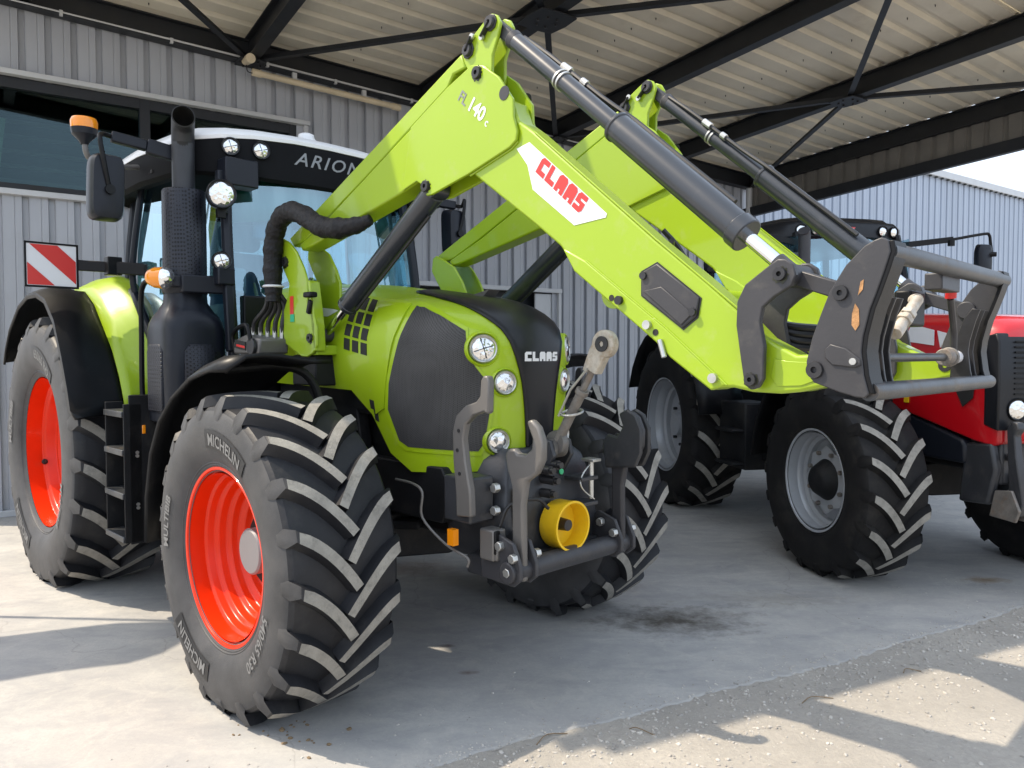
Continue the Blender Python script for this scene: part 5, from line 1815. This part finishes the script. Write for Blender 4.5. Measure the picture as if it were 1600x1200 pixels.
# markings on the near arm
tx = MB()
tx.prism(STICK, -.5595, -.5608)
stk = tx.build('boom_sticker', 'sticker', ld, smooth=False)
d = Vector((1.640 - 1.272, 0, 2.062 - 2.374)).normalized()
e = Vector((-d.z, 0, d.x))
e = -e if e.z < 0 else e
tx = MB()
for p in block_text('CLAAS', .064, w=.78, gap=.13):
    ps = flat_on((1.412, -.5625, 2.168), d, e, [(a, b_) for a, b_ in p])
    tx.add(ps, [list(range(len(ps)))])
tx.build('sticker_lettering', 'stred', stk, smooth=False)
for txt, size, off, m_, bold in (('FL', .062, -.072, 'stgrey', .001), ('140', .078, .030, 'sticker', .002), ('c', .045, .118, 'sticker', .0005)):
    V_, F_ = text_geo(txt, size, bold=bold)
    tx = MB()
    tx.add(flat_on((.955, -.5765, 2.555), d, e, [(p.x + off, p.y) for p in V_]), F_)
    tx.build('knee_lettering', m_, ld, smooth=False, recalc=False)
b = MB()
b.tube([(.26, 2.0, 0)] and [(.245, -.572, 2.215), (.19, -.60, 2.195), (.08, -.64, 2.185), (-.06, -.66, 2.21), (-.22, -.665, 2.285), (-.36, -.665, 2.318), (-.47, -.665, 2.275), (-.525, -.665, 2.18), (-.54, -.665, 2.05), (-.535, -.665, 1.93), (-.53, -.67, 1.86)], lambda t: (.024 + .026 * min(1, t * 5) - .010 * max(0, t - .8) * 5) * (1 + .05 * sin(t * 71) + .035 * sin(t * 163 + 1)), 18, smooth=12)
hs = b.build('hose_sleeve', 'fabric', ld, angle=80)
MB().lathe([(.052, -.006), (.058, 0), (.052, .006)], 24, (-.533, -.667, 1.945), axis='z').build('cable_tie', 'sticker', hs)
for k in range(6):
    b = MB()
    v0 = -.70 + .022 * k
    b.tube([(-.53 + .02 * (k % 2), -.668 + (k - 2.5) * .012, 1.90), (-.56 + .01 * k, v0, 1.83), (-.66 + .035 * k, v0 - .01, 1.76), (-.68 + .038 * k, v0 - .01, 1.70)], .013, 8, smooth=4)
    b.build('hydraulic_hose', 'hose', hs)
b = MB()
for k in range(6):
    b.cyl((-.68 + .038 * k, -.71 + .022 * k, 1.66), (-.68 + .038 * k, -.71 + .022 * k, 1.73), .014, n=6)
b.build('hose_fitting', 'zinc', hs)
b = MB()
b.prism([(-.80, 1.585), (-.50, 1.585), (-.49, 1.665), (-.66, 1.69), (-.80, 1.66)], -.77, -.60)
mc = b.build('multi_coupler', 'hook', ld, bevel=.012)
MB().box((-.71, -.773, 1.635), (.13, .004, .045), Matrix.Rotation(.12, 3, 'Y')).build('coupler_label', 'slot', mc)
MB().box((-.70, -.7755, 1.628), (.10, .002, .012), Matrix.Rotation(.12, 3, 'Y')).build('coupler_print', 'stred', mc)
MB().cyl((-.56, -.77, 1.625), (-.56, -.79, 1.625), .045, n=24).build('coupler_knob', 'pin', mc, bevel=.004)
MB().tube([(-.56, -.785, 1.66), (-.60, -.79, 1.74), (-.82, -.76, 1.70), (-.84, -.74, 1.60)], .012, 8, smooth=4).build('coupler_lever', 'black', mc)

# tool carrier
YR, YL = -.615, .50
cr = empty('tool_carrier', (0, 0, 0), 0, ld)
for y0, y1 in ((YR, YR + .022), (YL - .022, YL)):
    b = MB(); b.prism(PLATE, y0, y1)
    o = b.build('side_plate', 'steel', cr, bevel=.003)
    s_ = -1
    pin_set_y = y0 if y0 < 0 else y0
    for (u, z, r) in ((2.458, 1.744, .020), (2.393, 1.543, .023)):
        bb = MB(); boss(bb, u, z, y0, -1, r, .010); bb.build('pin', 'pin', cr, angle=40)
    b = MB(); b.prism([(2.42, 1.598), (2.435, 1.612), (2.475, 1.60), (2.512, 1.572), (2.513, 1.556), (2.498, 1.55), (2.44, 1.556), (2.42, 1.575)], y0 - .006, y0)
    b.build('latch_plate', 'steel', cr, bevel=.003)
    MB().cyl((2.495, y0 - .006, 1.566), (2.495, y0 - .012, 1.566), .009, n=12).build('bolt', 'zinc', cr)
    # forward hook rim of the plate
    RIM = [(2.574, 1.868), (2.579, 1.841), (2.566, 1.797), (2.548, 1.743), (2.532, 1.700), (2.516, 1.632), (2.512, 1.592), (2.520, 1.53), (2.533, 1.484)]
    b = MB()
    RF = [(u + .012, z) for u, z in reversed(RIM)]
    b.prism(RIM + RF, y0 + .003, y0 + .085 if y0 < 0 else y0 - .07)
    b.build('plate_flange', 'black', cr, bevel=.002)
b = MB(); b.cyl((2.566, YR + .01, 1.842), (2.566, YL - .01, 1.842), .026, n=24); b.build('top_tube', 'tube', cr)
b = MB(); b.cyl((2.528, YR + .015, 1.488), (2.528, YL - .005, 1.488), .024, n=24); b.build('bottom_tube', 'tube', cr)
RIB = [(2.544, 1.735), (2.530, 1.695), (2.514, 1.630), (2.510, 1.592), (2.518, 1.53), (2.526, 1.492), (2.455, 1.492), (2.46, 1.60), (2.495, 1.705), (2.52, 1.74)]
for v in (-.52, -.47, -.42, .31, .365, .42):
    b = MB(); b.prism([(u, z) for u, z in RIB], v, v + .010)
    b.build('rib', 'pin', cr, bevel=.002)
b = MB()
b.cyl((2.475, -.60, 1.575), (2.475, .36, 1.575), .013, n=16)
lb = b.build('locking_bar', 'tube', cr)
for y0, y1, r, m_ in ((.17, .22, .028, 'rust'), (.22, .235, .033, 'rust'), (.24, .37, .022, 'sticker'), (-.59, -.56, .016, 'rust'), (-.52, -.47, .016, 'rust')):
    MB().cyl((2.475, y0, 1.575), (2.475, y1, 1.575), r, n=18).build('bar_sleeve', m_, lb, bevel=.003)
b = MB()
b.tube([(2.48, .26, 1.60), (2.485, .24, 1.66), (2.495, .19, 1.70), (2.51, .11, 1.765)], .011, 10, smooth=4)
lh = b.build('lock_lever', 'steel', cr)
MB().tube([(2.51, .11, 1.765), (2.514, .10, 1.80), (2.515, .08, 1.835)], .018, 12, smooth=4, squash=.7).build('lever_grip', mat('red_grip', (.55, .02, .02), .4), lh)
b = MB(); b.box((2.535, -.06, 1.80), (.05, .17, .05)); b.build('carrier_bracket', 'steel', cr, bevel=.004)
b = MB(); b.box((2.45, -.08, 1.725), (.05, .13, .11)); b.build('coupler_block', 'black', cr, bevel=.008)
b = MB()
P0, P1 = Vector((2.495, -.15, 1.748)), Vector((2.487, -.31, 1.642))
b.cyl(P0, P0.lerp(P1, .78), .017, n=14).cyl(P0.lerp(P1, .40), P0.lerp(P1, .50), .024, n=6).cyl(P0.lerp(P1, .56), P0.lerp(P1, .66), .025, n=6).cyl(P0.lerp(P1, .78), P1, .020, n=14)
b.build('quick_coupling', 'palelink', cr, bevel=.002)
b = MB()
b.cyl(P0, P0 + Vector((-.03, .03, .0)), .018, n=12)
b.build('coupling_elbow', 'palelink', cr)
# worn rust marks on the near side plate
b = MB()
b.add([(2.487 + x, YR - .0015, z) for x, z in ((0, 1.66), (.010, 1.645), (.020, 1.66), (.018, 1.70), (.008, 1.715), (.001, 1.69))], [list(range(6))])
b.add([(2.502 + x, YR - .0015, z) for x, z in ((0, 1.735), (.012, 1.75), (.014, 1.775), (.006, 1.77))], [list(range(4))])
b.build('bare_patch', 'rustdark', cr, smooth=False)
# cross tube between the arms and hoses at the boom nose
b = MB(); b.cyl((1.60, -.47, 1.80), (1.60, .47, 1.80), .055, n=24); b.build('cross_tube', 'green2', ld)
for k in range(4):
    b = MB()
    b.tube([(2.05, -.44 + .012 * k, 1.72), (2.20, -.40, 1.62 + .018 * k), (2.30, -.34, 1.60 + .02 * k), (2.38, -.28, 1.585 + .02 * k)], .012, 8, smooth=4)
    b.build('hydraulic_hose', 'hose', ld)
b = MB()
b.tube([(1.62, -.2, 2.05), (1.66, -.15, 1.98), (1.70, -.1, 1.86), (1.66, -.05, 1.80)], .010, 8, smooth=4)
b.build('hydraulic_hose', 'hose', ld)
b = MB()
b.tube([(1.76, -.35, 1.98), (1.70, -.25, 1.96), (1.66, -.1, 1.86)], .010, 8, smooth=4)
b.build('hydraulic_hose', 'hose', ld)
b = MB()
for k in range(3):
    b.cyl((2.355, -.30, 1.592 + .022 * k), (2.40, -.265, 1.583 + .022 * k), .014, n=10)
b.build('hose_ferrule', 'zinc', ld)

# ------------------------------------------------------------------ red tractor
rt = empty('red_tractor', (3.249, 5.715, 0), -1.3865, label='red tractor with silver wheel rims parked behind the loader', cat='tractor')
def red_wheel(x, sd, z, R, W, rr, nl, off, steps, wt, front):
    w = empty('wheel', (x, sd * off, z), 0, rt)
    b, sy = tyre_parts(R, W, rr, nl, z, wt=wt, lugh=.05)
    b.build('tyre', ['rubber2', 'rubber2', 'lugtop'], w, angle=32)
    rb = rim_mesh('rim', rr, -W * .41, steps, 'silver', 0, 0)
    if sd > 0: rb.v = [(p[0], -p[1], p[2]) for p in rb.v]
    rb.lathe([(rr - .02, -W * .4), (rr - .03, 0), (rr - .02, W * .4)], 64)
    rb.build('rim', 'silver', w, angle=45)
    s = sd
    face = s * W * .41
    h = MB()
    if front:
        pts = []
        for i in range(16):
            a = 2 * pi * i / 16
            pts.append((.255 if i % 2 == 0 else .215, a))
        h.add([(r * cos(a), face - s * .10, r * sin(a)) for r, a in pts] + [(r * cos(a), face - s * .115, r * sin(a)) for r, a in pts], [list(range(16)), list(range(31, 15, -1))] + [(i, (i + 1) % 16, (i + 1) % 16 + 16, i + 16) for i in range(16)])
        h.build('wheel_disc', 'silver', w, bevel=.008)
        h = MB(); h.lathe([(0, face - s * .0), (.07, face - s * .0), (.10, face - s * .02), (.125, face - s * .06), (.15, face - s * .10)], 36)
        h.build('hub', 'dark', w, angle=40)
        for i in range(8):
            a = 2 * pi * (i + .5) / 8
            MB().cyl((.20 * cos(a), face - s * .10, .20 * sin(a)), (.20 * cos(a), face - s * .075, .20 * sin(a)), .016, n=6).build('wheel_nut', 'rust', w)
    else:
        h.lathe([(.30, face - s * .20), (.14, face - s * .22), (.12, face - s * .12), (0, face - s * .11)], 36)
        h.build('hub', 'silver', w, angle=40)
        for i in range(8):
            a = 2 * pi * i / 8
            MB().cyl((.22 * cos(a), face - s * .21, .22 * sin(a)), (.22 * cos(a), face - s * .17, .22 * sin(a)), .016, n=6).build('wheel_nut', 'pin', w)
sF = [(.36, .03), (.35, .07), (.335, .085), (.33, .12), (.305, .135), (.30, .17), (.15, .19), (0, .19)]
sR = [(.475, .04), (.465, .09), (.445, .11), (.44, .17), (.41, .19), (.405, .24), (.36, .27), (.15, .28), (0, .28)]
for sd in (-1, 1):
    red_wheel(0, sd, .6725, .705, .50, .366, 18, .875, sF, .044, True)
    red_wheel(-2.716, sd, .8357, .885, .60, .49, 18, .894, sR, .052, False)
# hood
RH = []
for u, w, zt, zb in ((-1.0, .40, 1.93, 1.30), (-.4, .41, 1.91, 1.24), (.1, .41, 1.88, 1.16), (.45, .40, 1.86, 1.08), (.70, .385, 1.835, 1.02), (.82, .36, 1.80, 1.0), (.865, .33, 1.74, 1.02)):
    sec = []
    for a, z in ((w * .97, zb), (w, zb + .12), (w, zt - .20), (w * .96, zt - .07), (w * .80, zt - .015), (w * .4, zt)):
        sec.append((u, -a, z))
    sec += [(u, -y, z) for u_, y, z in reversed(sec)]
    RH.append(sec)
b = MB(); b.loft(RH)
rh = b.build('hood', 'red', rt, bevel=.012, angle=40)
b = MB()
b.prism([(.76, 1.13), (.878, 1.10), (.884, 1.40), (.878, 1.66), (.855, 1.72), (.76, 1.70)], -.372, .372)
b.build('grille', 'gloss', rh, bevel=.012)
for k in range(12):
    MB().box((.886, 0, 1.30 + k * .033), (.008, .52, .010)).build('grille_bar', 'black', rh)
for v in (-.235, .235):
    round_lamp(rh, (.888, v, 1.235), (1, v * .5, 0), .062, ring='black', name='headlight', spokes=False)
for sg in (-1, 1):
    b = MB(); b.prism([(.14, 1.80), (.36, 1.75), (.36, 1.645), (.06, 1.68)], sg * .4075, sg * .4125); b.build('hood_stripe', 'sticker', rh)
    b = MB(); b.prism([(.39, 1.745), (.50, 1.72), (.42, 1.63)], sg * .402, sg * .4105); b.build('hood_stripe', 'sticker', rh)
    b = MB(); b.prism([(.50, 1.44), (.72, 1.46), (.70, 1.30), (.62, 1.24)], sg * .392, sg * .402); b.build('side_vent', 'slot', rh)
    MB().box((.10, sg * .412, 1.30), (.05, .004, .13)).build('warning_label', 'yellow', rh)
    MB().prism([(-1.0, 1.30), (.1, 1.15), (.6, 1.02), (.62, .98), (.62, .86), (-1.0, .86)], sg * .30, sg * .38).build('chassis_side', 'navy', rt, bevel=.02)
    # front mudguard
    FO2 = [(-.86, .75), (-.80, 1.05), (-.64, 1.30), (-.40, 1.44), (-.12, 1.49), (.15, 1.47)]
    secs = []
    for k in range(6):
        t = k / 5
        cr_ = .03 * sin(pi * t) - (.03 if k == 0 else 0)
        secs.append([(u * (1 + cr_), sg * (1.13 - .50 * t), .67 + (z - .67) * (1 + cr_)) for u, z in FO2])
    b = MB(); b.loft(secs, closed=False, caps=False); b.build('front_mudguard', 'black', rt, angle=50, solid=.012)
    # rear mudguard
    secs = []
    for k in range(5):
        t = k / 4
        secs.append([(-2.716 + 1.03 * cos(a), sg * (1.2 - .45 * t), .8357 + (1.03 + .04 * sin(pi * t)) * sin(a)) for a in [radians(x) for x in range(10, 161, 15)]])
    b = MB(); b.loft(secs, closed=False, caps=False); b.build('rear_mudguard', 'black', rt, angle=50, solid=.015)
    # pillars and side glass
    b = MB()
    b.tube([(-1.05, sg * .50, 1.45), (-1.12, sg * .52, 2.1), (-1.25, sg * .50, 2.66)], .035, 8, smooth=3)
    b.tube([(-2.0, sg * .74, 1.4), (-2.02, sg * .75, 2.1), (-1.98, sg * .70, 2.68)], .03, 8, smooth=3)
    b.tube([(-2.6, sg * .70, 1.7), (-2.6, sg * .66, 2.68)], .035, 8)
    b.tube([(-1.05, sg * .52, 1.45), (-1.5, sg * .68, 1.35), (-2.0, sg * .74, 1.4)], .03, 8)
    b.build('cab_pillar', 'black', rt)
    b = MB(); b.loft([[(-1.12 - .88 * t / 4, sg * (.53 + .21 * t / 4), z) for t in range(5)] for z in (1.42, 2.0, 2.62)], closed=False, caps=False)
    b.build('door_glass', 'glass', rt, recalc=False)
    b = MB()
    b.box((-1.5, sg * .82, .85), (.5, .3, .6)).box((-1.45, sg * 1.0, .6), (.36, .16, .03)).box((-1.45, sg * 1.0, .9), (.36, .16, .03))
    b.build('cab_step', 'dark', rt, bevel=.02)
b = MB(); b.loft([[(-1.02 - .04 * abs(k) - .16 * i / 4, .17 * k, 1.50 + 1.14 * i / 4) for k in range(-3, 4)] for i in range(5)], closed=False, caps=False)
b.build('windscreen', 'glass', rt, recalc=False, angle=70)
b = MB(); b.loft([[(-2.62, y, z) for y in (-.64, .64)] for z in (1.75, 2.62)], closed=False, caps=False)
b.build('rear_glass', 'glass', rt, recalc=False)
RR = [(-1.20, 0), (-1.21, .3), (-1.25, .50), (-1.36, .62), (-1.8, .76), (-2.4, .76), (-2.75, .65), (-2.8, 0)]
def rring(sc, z):
    half = [(-2.0 + (u + 2.0) * sc, v * sc) for u, v in RR]
    return [(u, v, z) for u, v in half + [(u, -v) for u, v in reversed(half[1:-1])]]
b = MB(); b.loft([rring(.93, 2.60), rring(1.0, 2.635), rring(1.0, 2.735), rring(.965, 2.775), rring(.9, 2.79)])
rr_ = b.build('roof', 'gloss', rt, angle=40)
b = MB(); b.loft([rring(.9, 2.791), rring(.86, 2.82), rring(.6, 2.84), rring(.02, 2.85)]); b.build('roof_cap', 'gloss', rr_, angle=50)
for v in (-.46, -.33, .33, .46):
    u = -1.215 if abs(v) < .4 else -1.24
    round_lamp(rr_, (u + .008, v, 2.69), (1, v * .5, -.05), .044, ring='black', lens='lens', name='roof_light', spokes=False)
b = MB(); b.add([(-1.193, -.045, 2.72), (-1.193, .045, 2.72), (-1.193, 0, 2.645)], [(0, 1, 2)]); b.build('roof_emblem', 'stred', rr_, solid=.006)
b = MB()
for y, z in ((-.016, 2.70), (.016, 2.70), (0, 2.675)):
    b.add([(-1.188, y - .012, z + .010), (-1.188, y + .012, z + .010), (-1.188, y, z - .012)], [(0, 1, 2)])
b.build('emblem_print', 'sticker', rr_, smooth=False)
b = MB()
b.box((-1.9, 0, 1.65), (.5, .5, .14)).box((-2.15, 0, 2.0), (.13, .46, .62)).box((-2.15, 0, 2.38), (.09, .25, .16))
b.build('seat', 'seat', rt, bevel=.04, seg=3)
b = MB(); b.tube([(-1.45 + .17 * cos(a) * .8, .19 * sin(a), 1.95 + .17 * cos(a) * .5) for a in [k * pi / 10 for k in range(21)]], .015, 8); b.tube([(-1.45, 0, 1.95), (-1.2, 0, 1.5)], .05, 10); b.box((-1.3, 0, 1.55), (.3, .7, .35))
b.build('steering_wheel', 'black', rt)
# mirrors on long arms
for sg in (-1, 1):
    b = MB()
    b.bar((-1.22, sg * .50, 2.57), (-1.15, sg * 1.0, 2.63), .035, .05)
    b.tube([(-1.15, sg * 1.0, 2.63), (-1.15, sg * 1.33, 2.69), (-1.15, sg * 1.385, 2.68), (-1.15, sg * 1.40, 2.62), (-1.14, sg * 1.41, 2.50)], .013, 10, smooth=4)
    b.cyl((-1.14, sg * .98, 2.57), (-1.14, sg * .98, 2.62), .03, n=10)
    mo = b.build('mirror', 'black', rt)
    secs = []
    for x, s in ((-.04, .85), (-.02, 1.0), (.03, .95), (.045, .7)):
        secs.append([(-1.16 + x, sg * 1.335 + abs(cos(a)) ** .4 * (1 if cos(a) > 0 else -1) * .075 * s, 2.44 + abs(sin(a)) ** .4 * (1 if sin(a) > 0 else -1) * .16 * s) for a in [2 * pi * i / 24 for i in range(24)]])
    b = MB(); b.loft(secs); b.build('mirror_shell', 'navy', mo, angle=50)
    MB().cyl((-1.14, sg * 1.36, 2.50), (-1.10, sg * 1.42, 2.50), .022, n=10).build('mirror_knob', 'black', mo)
# frame, axle, engine
b = MB()
b.box((-.2, 0, 1.05), (1.6, .55, .5)).box((-1.9, 0, .95), (2.2, .6, .7)).box((.45, 0, .95), (.55, .5, .3)).box((-1.2, 0, 1.35), (.3, .9, .5)).box((-.9, -.62, .85), (.8, .35, .45)).box((-.9, .62, .85), (.8, .35, .45))
b.build('engine_block', 'dark', rt, bevel=.03)
b = MB(); b.loft([[(x, y, .67 + z) for x, z in ((-.11 * k, -.11 * k), (.11 * k, -.11 * k), (.11 * k, .11 * k), (-.11 * k, .11 * k))] for y, k in ((-.75, .8), (-.5, .75), (-.2, 1.1), (.2, 1.1), (.5, .75), (.75, .8))])
b.build('front_axle', 'dark', rt, bevel=.01)
b = MB(); b.cyl((-2.716, -.9, .8357), (-2.716, .9, .8357), .15, n=20)
b.build('rear_axle', 'dark', rt, bevel=.01)
b = MB(); b.tube([(-.95, -.58, 1.4), (-.95, -.60, 2.0), (-.95, -.60, 2.55), (-.93, -.62, 2.63)], .05, 16, smooth=3)
b.build('exhaust_stack', 'steel', rt)
round_lamp(rt, (-.98, -.80, 1.12), (1, -.3, 0), .04, ring='black', name='side_lamp', spokes=False)
# front linkage
b = MB()
b.box((.72, 0, .92), (.26, .62, .34)).box((.80, 0, .72), (.2, .50, .22))
b.prism([(.55, .60), (.80, .62), (.86, .85), (.82, 1.02), (.60, 1.0)], -.36, -.30).prism([(.55, .60), (.80, .62), (.86, .85), (.82, 1.02), (.60, 1.0)], .30, .36)
fk = b.build('front_linkage', 'cast', rt, bevel=.02)
for sg in (-1, 1):
    b = MB(); b.prism([(.90, .60), (1.0, .58), (1.03, .66), (.97, .95), (.955, 1.08), (.985, 1.12), (.975, 1.16), (.93, 1.165), (.895, 1.12), (.905, .95), (.92, .75)], sg * .32, sg * .265)
    b.build('lower_link', 'cast', fk, bevel=.008)
    b = MB(); b.prism([(.80, .55), (1.0, .545), (1.03, .62), (.97, .74), (.84, .72)], sg * .345, sg * .325); b.prism([(.80, .55), (1.0, .545), (1.03, .62), (.97, .74), (.84, .72)], sg * .26, sg * .24)
    b.build('link_bracket', 'rust', fk, bevel=.006)
b = MB(); b.lathe([(.02, -.025), (.05, -.025), (.05, .025), (.02, .025), (.02, -.025)], 20, (.96, -.06, 1.03)); b.bar((.80, -.06, .95), (.93, -.06, 1.02), .05, .05)
b.build('top_hook', 'palelink', fk)
MB().cyl((.862, -.27, .93), (.885, -.27, .93), .025, n=6).build('bolt', 'pin', fk)
